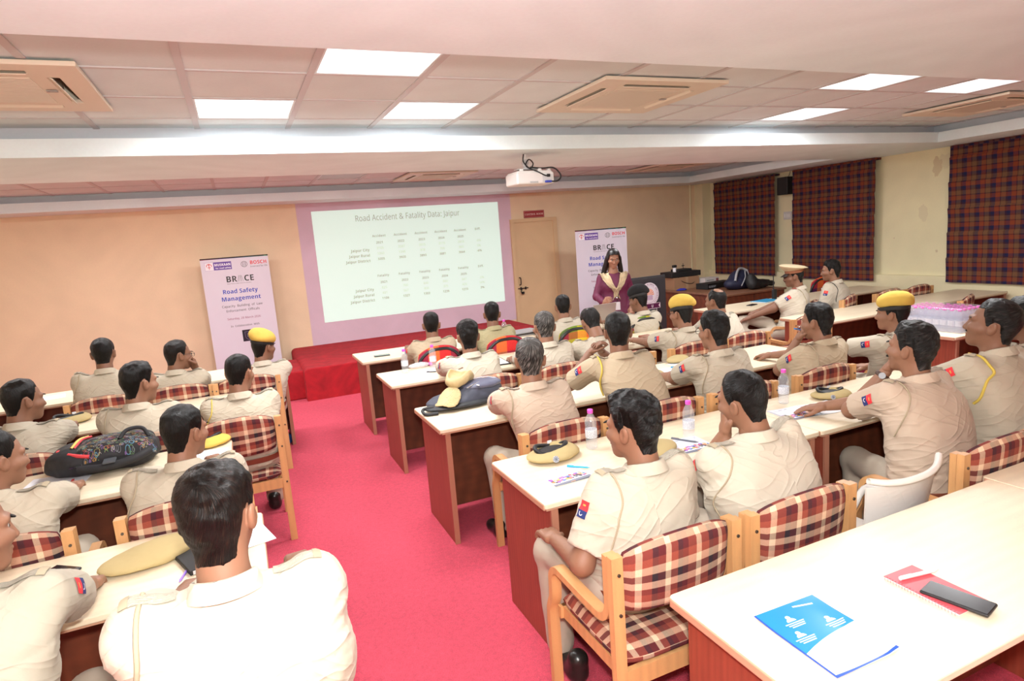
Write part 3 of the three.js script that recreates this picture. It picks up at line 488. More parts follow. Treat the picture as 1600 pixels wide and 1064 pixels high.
// hand: wrist at the origin, fingers along -z, palm down, thumb on -x (right hand)
function handGeo(curl, spread, h) {
  const segs = [];
  [[-0.030, 0.070, -1.2], [-0.010, 0.079, -0.35], [0.011, 0.074, 0.45], [0.030, 0.058, 1.25]].forEach(([x, L, s]) => {
    let p = [x * 0.9, 0.002, -0.088], a = curl * 0.35, dx = Math.sin(s * spread); const l = [0.44, 0.32, 0.26];
    for (let k = 0; k < 3; k++) { const c = Math.cos(a), q = [p[0] + dx * L * l[k] * c, p[1] - Math.sin(a) * L * l[k], p[2] - c * L * l[k]]; segs.push([p, q, 0.0095 - k * 0.0008, 0.009 - k * 0.0008]); p = q; a += curl * (k ? 0.75 : 1.0); }
  });
  let t0 = [-0.026, -0.006, -0.030], t1 = [-0.052, -0.014, -0.058], t2 = [-0.060 + curl * 0.018, -0.022 - curl * 0.010, -0.088], t3 = [-0.056 + curl * 0.03, -0.026 - curl * 0.016, -0.108];
  segs.push([t0, t1, 0.016, 0.012], [t1, t2, 0.0115, 0.010], [t2, t3, 0.010, 0.0085]);
  const f = (x, y, z) => {
    const qx = Math.max(Math.abs(x) - 0.026, 0), qy = Math.max(Math.abs(y) - 0.003, 0), qz = Math.max(Math.abs(z + 0.052) - 0.034, 0);
    let d = Math.hypot(qx, qy, qz) - 0.0125;
    d = smin(d, cone(x, y, z, [0, 0, 0.03], [0, 0, -0.03], 0.026, 0.024), 0.02);
    let e = 1; for (let i = 0; i < segs.length; i++) { const s = segs[i]; e = Math.min(e, cone(x, y, z, s[0], s[1], s[2], s[3])); }
    return smin(d, e, 0.006);
  };
  return sdfMesh(f, [-0.085, -0.1, -0.19], [0.075, 0.04, 0.05], h, 2.0);
}
const handCache = {};
const handOf = (pose, near) => (handCache[pose + near] ??= handGeo({ flat: 0.18, relaxed: 0.55, fist: 1.35, curl: 0.95 }[pose], pose === 'flat' ? 0.16 : 0.07, near ? 0.0042 : 0.0062));
const plain = (g) => { const q = g.index ? g.toNonIndexed() : g.clone(); for (const k of Object.keys(q.attributes)) if (k !== 'position' && k !== 'normal') q.deleteAttribute(k); return q; };
const onlyPN = (g) => { const q = g.clone(); for (const k of Object.keys(q.attributes)) if (k !== 'position' && k !== 'normal') q.deleteAttribute(k); return q; };
// trousers and shoes, seated; shared by everyone who sits square
const legPose = (kx, foot = 0.02) => ({ hip: 0.085, knee: [kx, 0.50, -0.43], ankle: [kx, 0.085, -0.41 + foot] });
function trouserGeo(L, R, h = 0.016) {
  const f = (x, y, z) => {
    let d = ell(x, y, z, [0, 0.545, 0.0], [0.172, 0.105, 0.135]);
    for (const [s, q] of [[-1, L], [1, R]]) {
      const hp = [s * q.hip, 0.53, -0.02], kn = [s * q.knee[0], q.knee[1], q.knee[2]], an = [s * q.ankle[0], q.ankle[1], q.ankle[2]];
      const leg = smin(cone(x, y, z, hp, kn, 0.088, 0.066), cone(x, y, z, kn, an, 0.064, 0.058), 0.03);
      d = smin(d, leg, 0.045);
    }
    return Math.max(d, y - 0.60 - 2 * Math.max(0, -z - 0.14)) + 0.004 * N3(x * 22, y * 14, z * 22);
  };
  return sdfMesh(f, [-0.42, 0.0, -0.72], [0.42, 0.66, 0.2], h, 2.0);
}
const gTrousers = trouserGeo(legPose(0.115), legPose(0.115));
const gTrousersWide = trouserGeo(legPose(0.19, 0.06), legPose(0.15, 0.0));
const gShoe = sdfMesh((x, y, z) => { let d = smin(ell(x, y, z, [0, 0.04, -0.03], [0.042, 0.042, 0.075]), ell(x, y, z, [0, 0.03, -0.13], [0.045, 0.034, 0.075]), 0.03); d = smin(d, cone(x, y, z, [0, 0.05, 0.0], [0, 0.1, 0.005], 0.042, 0.045), 0.03); return smax(d, 0.004 - y, 0.01); }, [-0.08, -0.02, -0.24], [0.08, 0.16, 0.1], 0.008);
const creaseBump = dataTex(512, (u, v) => { const w = 0.25 * tn(u, v, 3, 2), r1 = 1 - Math.abs(N3((u + w) * 5, (v * 2.2 - u * 0.9 + w) * 6, 3)) * 2, r2 = 1 - Math.abs(N3((u - w) * 4, (v * 1.8 + u * 1.2) * 6, 9)) * 2; return clamp(0.35 + 0.28 * Math.pow(Math.max(0, r1), 5) + 0.28 * Math.pow(Math.max(0, r2), 5) * (0.5 + tn(u, v, 2, 7)) + 0.12 * tn(u, v, 6, 1) + 0.02 * (rnd() - 0.5), 0, 1); }, false, [1.5, 1.5]);
const khaki = (r, g, b, s = 0.2) => new THREE.MeshPhysicalMaterial({ color: lin(r, g, b), roughness: 0.85, bumpMap: creaseBump, bumpScale: 0.008, sheen: s, sheenRoughness: 0.5, sheenColor: lin(1, 0.95, 0.85) });
const mShirt = { khaki: khaki(0.47, 0.41, 0.315), pale: khaki(0.52, 0.465, 0.37), pink: khaki(0.52, 0.41, 0.315), tan: khaki(0.45, 0.36, 0.245), olive: khaki(0.37, 0.325, 0.18), grey: khaki(0.42, 0.375, 0.295), cream: khaki(0.57, 0.51, 0.41) };
const mTrouser = khaki(0.45, 0.38, 0.30), mShoe = M({ color: lin(0.012, 0.011, 0.01), roughness: 0.3 }), mBelt = M({ color: lin(0.19, 0.05, 0.025), roughness: 0.4 }), mBrass = M({ color: lin(0.75, 0.55, 0.25), metalness: 1, roughness: 0.35 }), mSteel = M({ color: lin(0.75, 0.76, 0.78), metalness: 1, roughness: 0.25 });
const mCord = { khaki: M({ color: lin(0.40, 0.33, 0.225), roughness: 0.9 }), yellow: M({ color: lin(0.62, 0.47, 0.08), roughness: 0.8 }) };
const badgeTex = canvasTex(96, 128, (c, w, h) => { c.fillStyle = '#e2303a'; c.fillRect(0, 0, w, h * 0.55); c.fillStyle = '#20306a'; c.fillRect(0, h * 0.55, w, h * 0.45); c.strokeStyle = '#e9e4ea'; c.lineWidth = 7; c.beginPath(); c.arc(w * 0.45, h * 0.72, 18, 0.4, 3.6); c.stroke(); c.fillStyle = '#c9a04a'; c.fillRect(w * 0.32, h * 0.2, w * 0.36, h * 0.1); });
const mBadge = M({ map: badgeTex, roughness: 0.7 });
const profA = [0.158, 0.160, 0.163, 0.168, 0.175, 0.182, 0.188, 0.192, 0.188, 0.150, 0.070], profB = [0.128, 0.130, 0.131, 0.132, 0.133, 0.132, 0.129, 0.122, 0.110, 0.088, 0.064];
const lut = (a, t) => { const q = clamp(t, 0, 1) * (a.length - 1), i = Math.min(a.length - 2, Math.floor(q)), f = q - i; const p0 = a[Math.max(0, i - 1)], p1 = a[i], p2 = a[i + 1], p3 = a[Math.min(a.length - 1, i + 2)]; return 0.5 * ((2 * p1) + (-p0 + p2) * f + (2 * p0 - 5 * p1 + 4 * p2 - p3) * f * f + (-p0 + 3 * p1 - 3 * p2 + p3) * f * f * f); };
const sub = (a, b) => [a[0] - b[0], a[1] - b[1], a[2] - b[2]], add = (a, b, s = 1) => [a[0] + b[0] * s, a[1] + b[1] * s, a[2] + b[2] * s], len = a => Math.hypot(...a), unit = a => { const l = len(a); return [a[0] / l, a[1] / l, a[2] / l]; }, dot = (a, b) => a[0] * b[0] + a[1] * b[1] + a[2] * b[2], cross = (a, b) => [a[1] * b[2] - a[2] * b[1], a[2] * b[0] - a[0] * b[2], a[0] * b[1] - a[1] * b[0]];
function ik(S, T, la, lb, pole) {
  let v = sub(T, S), d = len(v); const m = la + lb - 0.004; if (d > m) { T = add(S, v, m / d); v = sub(T, S); d = m; }
  const u = unit(v), a = (la * la - lb * lb + d * d) / (2 * d), hgt = Math.sqrt(Math.max(0, la * la - a * a)); let p = add(pole, u, -dot(pole, u)); p = unit(p);
  return [add(add(S, u, a), p, hgt), T];
}
// conform a small rectangular patch to the surface f, looking along -n
function patch(f, c, u, v, n, w, h, nu, nv, lift, thick) {
  const pt = (a, b, l) => { let p = add(add(add(c, u, a * w / 2), v, b * h / 2), n, 0.09); for (let i = 0; i < 24; i++) { const d = f(p[0], p[1], p[2]); if (d < 0.0008) break; p = add(p, n, -Math.max(0.0008, d * 0.8)); } return add(p, n, l); };
  const g = gridGeo(nu, nv, (s, t) => pt(s * 2 - 1, t * 2 - 1, lift + thick));
  return g;
}
let eyeG = new THREE.SphereGeometry(0.0108, 12, 8), irisG = new THREE.SphereGeometry(0.0062, 10, 6);

function person(s) {
  const near = s.near ?? false, hp = s.hip, o = thing('person', s.label, 'person', [hp[0], 0, hp[1]], 0, s.group ?? 'seated officers in khaki');
  const wr3 = (p) => [p[0] - hp[0], p[1], p[2] - hp[1]];
  const sink = s.sink ?? 0, hipY = 0.545 - sink;
  const H = wr3([s.head[0], s.head[1] - 0.133, s.head[2]]);              // head centre from the measured top of the head
  const yaw = s.yaw ?? 0, F = [Math.sin(yaw), 0, -Math.cos(yaw)], R = [Math.cos(yaw), 0, Math.sin(yaw)];
  const hq = new THREE.Quaternion().setFromEuler(new THREE.Euler(s.pitch ?? -0.12, -(s.hyaw ?? yaw), -(s.tilt ?? 0), 'YXZ'));
  const loc = (x, y, z) => { const v = V(x, y, z).applyQuaternion(hq); return [H[0] + v.x, H[1] + v.y, H[2] + v.z]; };
  const nh = loc(0, -0.10, 0.028); const Nk = [nh[0] - F[0] * 0.012, H[1] - 0.140, nh[2] - F[2] * 0.012];
  const fat = s.fat ?? 1.06, wide = s.wide ?? 1, slope = s.slope ?? 0.050;
  const mid = [Nk[0] * 0.42 - F[0] * (s.hunch ?? 0.045), 0, Nk[2] * 0.42 - F[2] * (s.hunch ?? 0.045)];
  const lean = s.side ?? 0; // shoulder tilt
  const S = [-1, 1].map(q => add([Nk[0] + F[0] * 0.02, Nk[1] - slope + (s.shrug?.[q < 0 ? 0 : 1] ?? 0) - q * lean, Nk[2] + F[2] * 0.02], R, q * 0.168 * wide));
  // arms
  const arms = [s.L, s.R].map((t, i) => {
    const q = i ? 1 : -1; let T = t.at ? wr3(t.at) : t.head ? loc(...t.head) : [0, 0, 0];
    if (t.lap) T = add(add([0, 0.645 - sink, 0], F, 0.24), R, q * 0.11);
    const pole = t.pole ?? add(add([0, -0.75, 0], R, q * 0.75), F, -0.35);
    const [E, W] = ik(S[i], T, 0.28, 0.25, pole); return { E, W, hand: t.hand ?? 'relaxed', n: t.n, dir: t.dir };
  });
  // ---- shirt
  const rSl = 0.064 * (s.slv ?? 1), sl = s.sleeve ?? 0.80;
  const cuff = arms.map((a, i) => { const d = sub(a.E, S[i]); return { e: add(S[i], d, sl), d: unit(d) }; });
  const yb = hipY + 0.005, yn = Nk[1] + 0.008;
  const torso = (x, y, z) => {
    const t = clamp((y - yb) / (yn - yb), -0.1, 1.05), tt = clamp(t, 0, 1), c1 = 2 * tt * (1 - tt), c2 = tt * tt;
    const X = x - mid[0] * c1 - Nk[0] * c2, Z = z - mid[2] * c1 - Nk[2] * c2, dx = Math.abs(X * R[0] + Z * R[2]), dz = X * F[0] + Z * F[2];
    const a = lut(profA, tt) * (tt > 0.8 ? mixn(wide, 1, (tt - 0.8) * 5) : wide) * mixn(fat, 1, sstep(0.5, 0.95, tt)), b = lut(profB, tt) * mixn(fat, 1, sstep(0.55, 0.95, tt)) * (dz > 0 && tt < 0.6 ? mixn(1, s.belly ?? 1.08, 1 - tt / 0.6) : 1);
    const q = Math.pow(Math.pow(dx / a, 2.5) + Math.pow(Math.abs(dz) / b, 2.5), 0.4);
    return Math.max((q - 1) * Math.min(a, b) * 0.9, yb - 0.035 - y, y - yn);
  };
  const shirtF = (x, y, z) => {
    let d = torso(x, y, z);
    for (let i = 0; i < 2; i++) { const c = cuff[i]; let k = cone(x, y, z, S[i], c.e, rSl, rSl * 1.12); k = Math.max(k, (x - c.e[0]) * c.d[0] + (y - c.e[1]) * c.d[1] + (z - c.e[2]) * c.d[2]); d = smin(d, k, 0.06); }
    return d;
  };
  const h = near ? 0.0085 : (s.cell ?? 0.0125);
  const lo = [-0.5, hipY - 0.07, -0.55], hi = [0.5, Nk[1] + 0.05, 0.35];
  for (let i = 0; i < 2; i++) for (let k = 0; k < 3; k++) { lo[k] = Math.min(lo[k], cuff[i].e[k] - 0.1); hi[k] = Math.max(hi[k], cuff[i].e[k] + 0.1); }
  const sd = s.seed ?? (hp[0] * 3.1 + hp[1] * 1.7);
  const fold = (x, y, z) => { // creases run across the waist and fan out from the armpits
    const low = 1 - sstep(yb + 0.05, yb + 0.30, y); let w = 0.0045 * fbm(x * 9 + sd, y * 11, z * 9) + 0.007 * low * Math.pow(1 - Math.abs(N3(x * 5 + sd, y * 22, z * 5)), 4);
    for (let i = 0; i < 2; i++) { const dx = x - S[i][0], dy = y - (S[i][1] - 0.1), dz = z - S[i][2], r = Math.hypot(dx, dy, dz); if (r < 0.24) { const a = Math.atan2(dy, dx + dz * 0.4); w += 0.006 * (1 - r / 0.24) * Math.pow(1 - Math.abs(N3(a * 3.2 + sd, r * 7, i * 5 + sd)), 3); } }
    return w * (s.crease ?? 1);
  };
  const shirtW = (x, y, z) => shirtF(x, y, z) - fold(x, y, z);
  const sg = sdfMesh(shirtW, lo, hi, h, 2.0); { const q = sg.attributes.position, uv = new Float32Array(q.count * 2); for (let i = 0; i < q.count; i++) { uv[2 * i] = q.getX(i) * R[0] + q.getZ(i) * R[2] + sd; uv[2 * i + 1] = q.getY(i) + 0.35 * (q.getX(i) * F[0] + q.getZ(i) * F[2]) + sd * 0.37; } sg.setAttribute('uv', new THREE.BufferAttribute(uv, 2)); }
  mesh('shirt', sg, s.mat ?? mShirt[s.shirt ?? 'khaki'], o);
  // ---- body: chest, neck and arms as one field, head and hands added to the same mesh
  const bodyF = (x, y, z) => {
    let d = smin(cone(x, y, z, [Nk[0], Nk[1] - 0.06, Nk[2]], nh, 0.062, 0.056), cone(x, y, z, add(S[0], [0, -0.03, 0]), add(S[1], [0, -0.03, 0]), 0.03, 0.03), 0.02);
    d = smin(d, cone(x, y, z, [Nk[0], Nk[1] - 0.06, Nk[2]], [0, hipY + 0.1, 0], 0.06, 0.09), 0.05);
    for (let i = 0; i < 2; i++) { const a = arms[i]; const k = smin(cone(x, y, z, S[i], a.E, 0.046, 0.0435), cone(x, y, z, a.E, a.W, 0.0445, 0.027), 0.02); d = smin(d, k, 0.02); }
    return d;
  };
  const bl = [-0.3, hipY, -0.4], bh = [0.3, H[1] + 0.02, 0.2];
  for (const p of [...arms.map(a => a.E), ...arms.map(a => a.W), nh, ...S]) for (let k = 0; k < 3; k++) { bl[k] = Math.min(bl[k], p[k] - 0.08); bh[k] = Math.max(bh[k], p[k] + 0.08); }
  const geos = [onlyPN(sdfMesh(bodyF, bl, bh, near ? 0.0075 : 0.0115, 2.0))];
  const hs = s.hs ?? 1, mh = new THREE.Matrix4().compose(V(...H), hq, V(hs, hs, hs));
  geos.push(onlyPN(headGeo[near ? 'near' : 'far']).applyMatrix4(mh));
  arms.forEach((a, i) => {
    const d = a.dir ?? unit(sub(a.W, a.E)); let n = a.n ?? [0, -1, 0]; n = unit(add(n, d, -dot(n, d)));
    const zx = [-d[0], -d[1], -d[2]], yx = [-n[0], -n[1], -n[2]], xx = cross(yx, zx), m = new THREE.Matrix4().makeBasis(V(...xx), V(...yx), V(...zx)).setPosition(...a.W);
    if (!i) m.multiply(new THREE.Matrix4().makeScale(-1, 1, 1));
    const g = onlyPN(handOf(a.hand, near)).applyMatrix4(m); if (!i) { const x = g.index.array; for (let k = 0; k < x.length; k += 3) { const t = x[k]; x[k] = x[k + 1]; x[k + 1] = t; } }
    geos.push(g); a.m = m;
  });
  mesh('body', mergeGeometries(geos, false), mSkin[s.skin ?? 0], o);
  // ---- eyes, brows, hair
  for (const q of [-1, 1]) { const e = mesh('eye', eyeG, mEye, o); e.position.set(...loc(q * 0.031, 0.0075, -0.0725)); const ir = mesh('iris', irisG, mIris, e); const v = V(0, -0.001, -0.0068).applyQuaternion(hq); ir.position.copy(v); }
  const dark = mHair[s.hairColour === 'grey' ? 'salt' : 'black'];
  for (const q of [-1, 1]) { const b = mesh('eyebrow', browG, dark, o); b.position.set(...loc(q * 0.031, 0.03, -0.0905)); b.quaternion.copy(hq); }
  if (s.moustache) { const b = mesh('moustache', stacheG, dark, o); b.position.set(...loc(0, -0.047, -0.1)); b.quaternion.copy(hq); }
  if (s.hair) { const g = mesh('hair', hairOf(s.hair, near), mHair[s.hairColour ?? 'black'], o); g.position.set(...H); g.quaternion.copy(hq); g.scale.setScalar(hs); }
  // ---- collar
  if (s.collar !== false) {
    const ax = unit(sub(nh, [Nk[0], Nk[1] - 0.03, Nk[2]])), cF = unit(add(F, ax, -dot(F, ax))), cR = cross(cF, ax);
    const prof = [[0.064, -0.030], [0.065, 0.012], [0.067, 0.018], [0.072, 0.015], [0.081, -0.008], [0.087, -0.026]];
    mesh('collar', gridGeo(36, prof.length - 1, (u, v) => { const a = (0.06 + u * 0.88) * Math.PI * 2, [r, y] = prof[Math.round(v * (prof.length - 1))], fr = 0.5 + 0.5 * Math.cos(a), lower = -0.034 * fr * fr; return add(add(add([Nk[0], Nk[1] + 0.012, Nk[2]], ax, y + lower - (v > 0.7 ? 0.012 * Math.pow(fr, 3) : 0)), cF, Math.cos(a) * r * 1.04), cR, Math.sin(a) * r); }, [0.3, 0.05]), s.mat ?? mShirt[s.shirt ?? 'khaki'], o);
  }
  // ---- belt, trousers, shoes
  {
    const yb2 = hipY + 0.012, P = (a, l, y) => { const dx = Math.cos(a) * R[0] + Math.sin(a) * F[0], dz = Math.cos(a) * R[2] + Math.sin(a) * F[2]; let r = 0.30; for (let i = 0; i < 30; i++) { const d = torso(dx * r, y + 0.03, dz * r); if (d < 0.001) break; r -= Math.max(0.001, d * 0.7); } return [dx * (r + l), y, dz * (r + l)]; };
    if (!s.noBelt) { mesh('belt', gridGeo(40, 3, (u, v) => P(u * Math.PI * 2, [0.006, 0.011, 0.011, 0.006][Math.round(v * 3)], yb2 - 0.02 + [0, 0.003, 0.037, 0.04][Math.round(v * 3)])), mBelt, o); const b = P(Math.PI / 2, 0.014, yb2), k = mesh('buckle', rbox(0.05, 0.035, 0.008, 0.003), mBrass, o); k.position.set(...b); k.rotation.y = -yaw; }
    const leg = new THREE.Group(); const ty = s.legYaw ?? yaw * 0.6;
    const g = mesh('trousers', s.trousers ?? gTrousers, mTrouser, o); g.rotation.y = -ty; g.position.y = -sink; g.scale.set(Math.max(1, fat * 0.98), 1, Math.max(1, fat * 0.98));
    const feet = s.feet ?? [[-0.115, -0.39], [0.115, -0.39]];
    for (const [fx, fz] of feet) { const sh = mesh('shoe', gShoe, mShoe, o); const v = V(fx, 0, fz).applyAxisAngle(V(0, 1, 0), -ty); sh.position.set(v.x, 0, v.z); sh.rotation.y = -ty; }
  }
  // ---- epaulettes, whistle cord, sleeve badge
  const strapMat = s.mat ?? mShirt[s.shirt ?? 'khaki'];
  if (!s.civil) {
    for (let i = 0; i < 2; i++) {
      const q = i ? 1 : -1, out = unit(sub(S[i], [Nk[0], S[i][1] + 0.05, Nk[2]])), c = add(add(S[i], [0, 0.045, 0]), R, -q * 0.028);
      const e = mesh('epaulette', patch(shirtW, c, unit([R[0], -q * 0.25, R[2]]), F, [0, 1, 0], 0.115, 0.046, 8, 3, 0.001, 0.004), strapMat, o);
      const st = mesh('rank_slide', patch(shirtW, add(c, R, q * 0.042), unit([R[0], -q * 0.3, R[2]]), F, unit([q * 0.2 * R[0], 1, q * 0.2 * R[2]]), 0.02, 0.05, 2, 3, 0.004, 0.003), s.rank ? mBadgeRed : mCord.khaki, e);
    }
    const i = 0, side = -1, outv = unit(add([R[0] * side, 0.25, R[2] * side], F, -0.15));
    const ua = unit(sub(arms[0].E, S[0])), bc = add(add(S[0], ua, 0.085), outv, 0.03); let bn = unit(add(outv, ua, -dot(outv, ua))); const bu = cross(ua, bn);
    const bd = mesh('sleeve_badge', patch(shirtW, bc, [-bu[0], -bu[1], -bu[2]], [-ua[0], -ua[1], -ua[2]], bn, 0.046, 0.062, 5, 5, 0.0015, 0.001), mBadge, o);
    if (s.badgeR) { const ob = unit(add([R[0], 0.25, R[2]], F, -0.15)), u2 = unit(sub(arms[1].E, S[1])), b2 = add(add(S[1], u2, 0.085), ob, 0.03), n2 = unit(add(ob, u2, -dot(ob, u2))), w2 = cross(u2, n2); mesh('sleeve_badge', patch(shirtW, b2, [-w2[0], -w2[1], -w2[2]], [-u2[0], -u2[1], -u2[2]], n2, 0.046, 0.062, 5, 5, 0.0015, 0.001), mBadge, o); }
    if (s.cord) { // cord hangs from the shoulder strap down the back of the arm hole and forward under the arm
      const back = [-F[0], 0, -F[2]], A = add(add(S[0], R, 0.05), [0, 0.045, 0]);
      const grip = (p, l) => { for (let n = 0; n < 14; n++) { const e = 0.004, d = shirtW(...p) - l, g = [shirtW(p[0] + e, p[1], p[2]) - d - l, shirtW(p[0], p[1] + e, p[2]) - d - l, shirtW(p[0], p[1], p[2] + e) - d - l]; const gl = len(g) || 1; if (Math.abs(d) < 0.0008) break; p = add(p, g, -clamp(d, -0.02, 0.02) / gl); } return p; };
      const pts = [[0.012, 0.06, -0.02], [0.010, 0.055, 0.04], [0.008, 0.02, 0.08], [0.006, -0.03, 0.09], [0.006, -0.08, 0.085], [0.006, -0.13, 0.08], [0.006, -0.175, 0.075]].map(([r, y, k]) => grip(add(add(add(S[0], R, r), [0, y, 0]), back, k), 0.0042));
      mesh('whistle_cord', tube(pts, s.cordR ?? 0.0038, 48, 6), mCord[s.cord], o);
    }
  }
  // ---- headgear and glasses
  if (s.beret) {
    const b = mesh('beret', beretG, mBeret[s.beret], o); b.position.set(...H); b.quaternion.copy(hq); b.scale.setScalar(hs);
    const r = mesh('beret_band', beretBandG, mBlack2, b);
    if (s.beretBadge) { const k = mesh('beret_badge', rbox(0.03, 0.035, 0.008, 0.004), mSteel, b); k.position.set(-0.035, 0.09, -0.098); }
  }
  if (s.peaked) { const b = mesh('peaked_cap', peakG, mKhakiCap, o); b.position.set(...H); b.quaternion.copy(hq); mesh('cap_band', peakBandG, mCapBand, b); mesh('visor', visorG, mVisor, b); }
  if (s.glasses) { const g = mesh('spectacles', glassesG, mBlack2, o); g.position.set(...H); g.quaternion.copy(hq); }
  if (s.watch) { const a = arms[0], g = mesh('wristwatch', new THREE.TorusGeometry(0.031, 0.006, 6, 20).scale(1, 1, 2.2), M({ color: lin(0.06, 0.03, 0.02), roughness: 0.5 }), o); const d = unit(sub(a.W, a.E)); g.position.set(...add(a.W, d, -0.025)); g.quaternion.setFromUnitVectors(V(0, 0, 1), V(...d)); const f = mesh('watch_case', new THREE.CylinderGeometry(0.016, 0.016, 0.008, 18), M({ color: lin(0.22, 0.22, 0.23), metalness: 0.6, roughness: 0.5 }), g); const up = V(-0.6, 0.4, 0.6).applyQuaternion(g.quaternion.clone().invert()); up.z = 0; up.normalize(); f.position.copy(up.clone().multiplyScalar(0.037)); f.quaternion.setFromUnitVectors(V(0, 1, 0), up); }
  return { o, H, hq, hp, arms, S, Nk, R, F, shirtW, loc };
}
const browG = new THREE.SphereGeometry(1, 10, 6).scale(0.021, 0.004, 0.006), stacheG = new THREE.SphereGeometry(1, 12, 6).scale(0.028, 0.007, 0.009);
const mBlack2 = M({ color: lin(0.012, 0.012, 0.013), roughness: 0.6 }), mBadgeRed = M({ color: lin(0.35, 0.05, 0.04), roughness: 0.7 });
const felt = (r, g, b) => new THREE.MeshPhysicalMaterial({ color: lin(r, g, b), roughness: 0.95, sheen: 0.4, sheenRoughness: 0.5 });
const mBeret = { yellow: felt(0.66, 0.45, 0.09), black: felt(0.012, 0.012, 0.014), khaki: felt(0.46, 0.36, 0.17) };
// worn beret: a soft disc pulled down over the right ear
const beretG = sdfMesh((x, y, z) => { const Y = y - 0.100 + x * 0.20 - z * 0.12; let d = ell(x, Y, z, [0.006, -0.004, 0.016], [0.098, 0.076, 0.122]); d = smin(d, ell(x, y, z, [0.05, 0.085, 0.03], [0.066, 0.040, 0.09]), 0.03); d = smax(d, 0.052 - y - x * 0.10 + z * 0.10, 0.012); return d + 0.0035 * fbm(x * 12, y * 12, z * 12 + 3); }, [-0.17, 0.0, -0.17], [0.18, 0.21, 0.19], 0.006, 2.2);
const beretBandG = (() => { const pr = [[0.98, -0.016], [1.02, -0.014], [1.03, 0.008], [0.99, 0.010]]; return gridGeo(48, 3, (u, v) => { const a = u * Math.PI * 2, [k, y] = pr[Math.round(v * 3)], x = Math.cos(a) * 0.084 * k, z = 0.012 + Math.sin(a) * 0.103 * k; return [x, 0.046 - x * 0.10 + z * 0.10 + y, z]; }); })();
// peaked service cap
const mKhakiCap = felt(0.58, 0.47, 0.30), mCapBand = M({ color: lin(0.30, 0.12, 0.06), roughness: 0.7 }), mVisor = M({ color: lin(0.01, 0.01, 0.01), roughness: 0.25 });
const peakG = (() => { const g = lathe([[0.0, 0.135], [0.06, 0.137], [0.11, 0.130], [0.135, 0.118], [0.138, 0.110], [0.125, 0.098], [0.098, 0.080], [0.092, 0.074]], 40); const p = g.attributes.position; for (let i = 0; i < p.count; i++) { const z = p.getZ(i), y = p.getY(i); p.setZ(i, z * 1.1 + 0.012); p.setY(i, y - z * 0.28 * sstep(0.07, 0.12, y)); } g.computeVertexNormals(); return g; })();
const peakBandG = lathe([[0.092, 0.078], [0.093, 0.074], [0.0905, 0.045], [0.087, 0.040]], 40).scale(1, 1, 1.1).translate(0, 0, 0.012);
const visorG = gridGeo(20, 5, (u, v) => { const a = (-0.5 + u) * 2.1, r = 0.088 + v * 0.055 * Math.cos(a * 0.72); return [Math.sin(a) * r, 0.047 - v * 0.034 * Math.cos(a * 0.7), -Math.cos(a) * r * 1.1 + 0.012]; });
const glassesG = join([...[-1, 1].flatMap(q => [new THREE.TorusGeometry(0.021, 0.0018, 6, 20).scale(1.15, 0.85, 1).translate(q * 0.031, 0.006, -0.104), tube([[q * 0.055, 0.01, -0.102], [q * 0.074, 0.012, -0.07], [q * 0.082, 0.014, 0.0], [q * 0.083, 0.004, 0.02]], 0.0018, 12, 5)]), tube([[-0.008, 0.008, -0.106], [0, 0.012, -0.110], [0.008, 0.008, -0.106]], 0.0016, 6, 5)]);
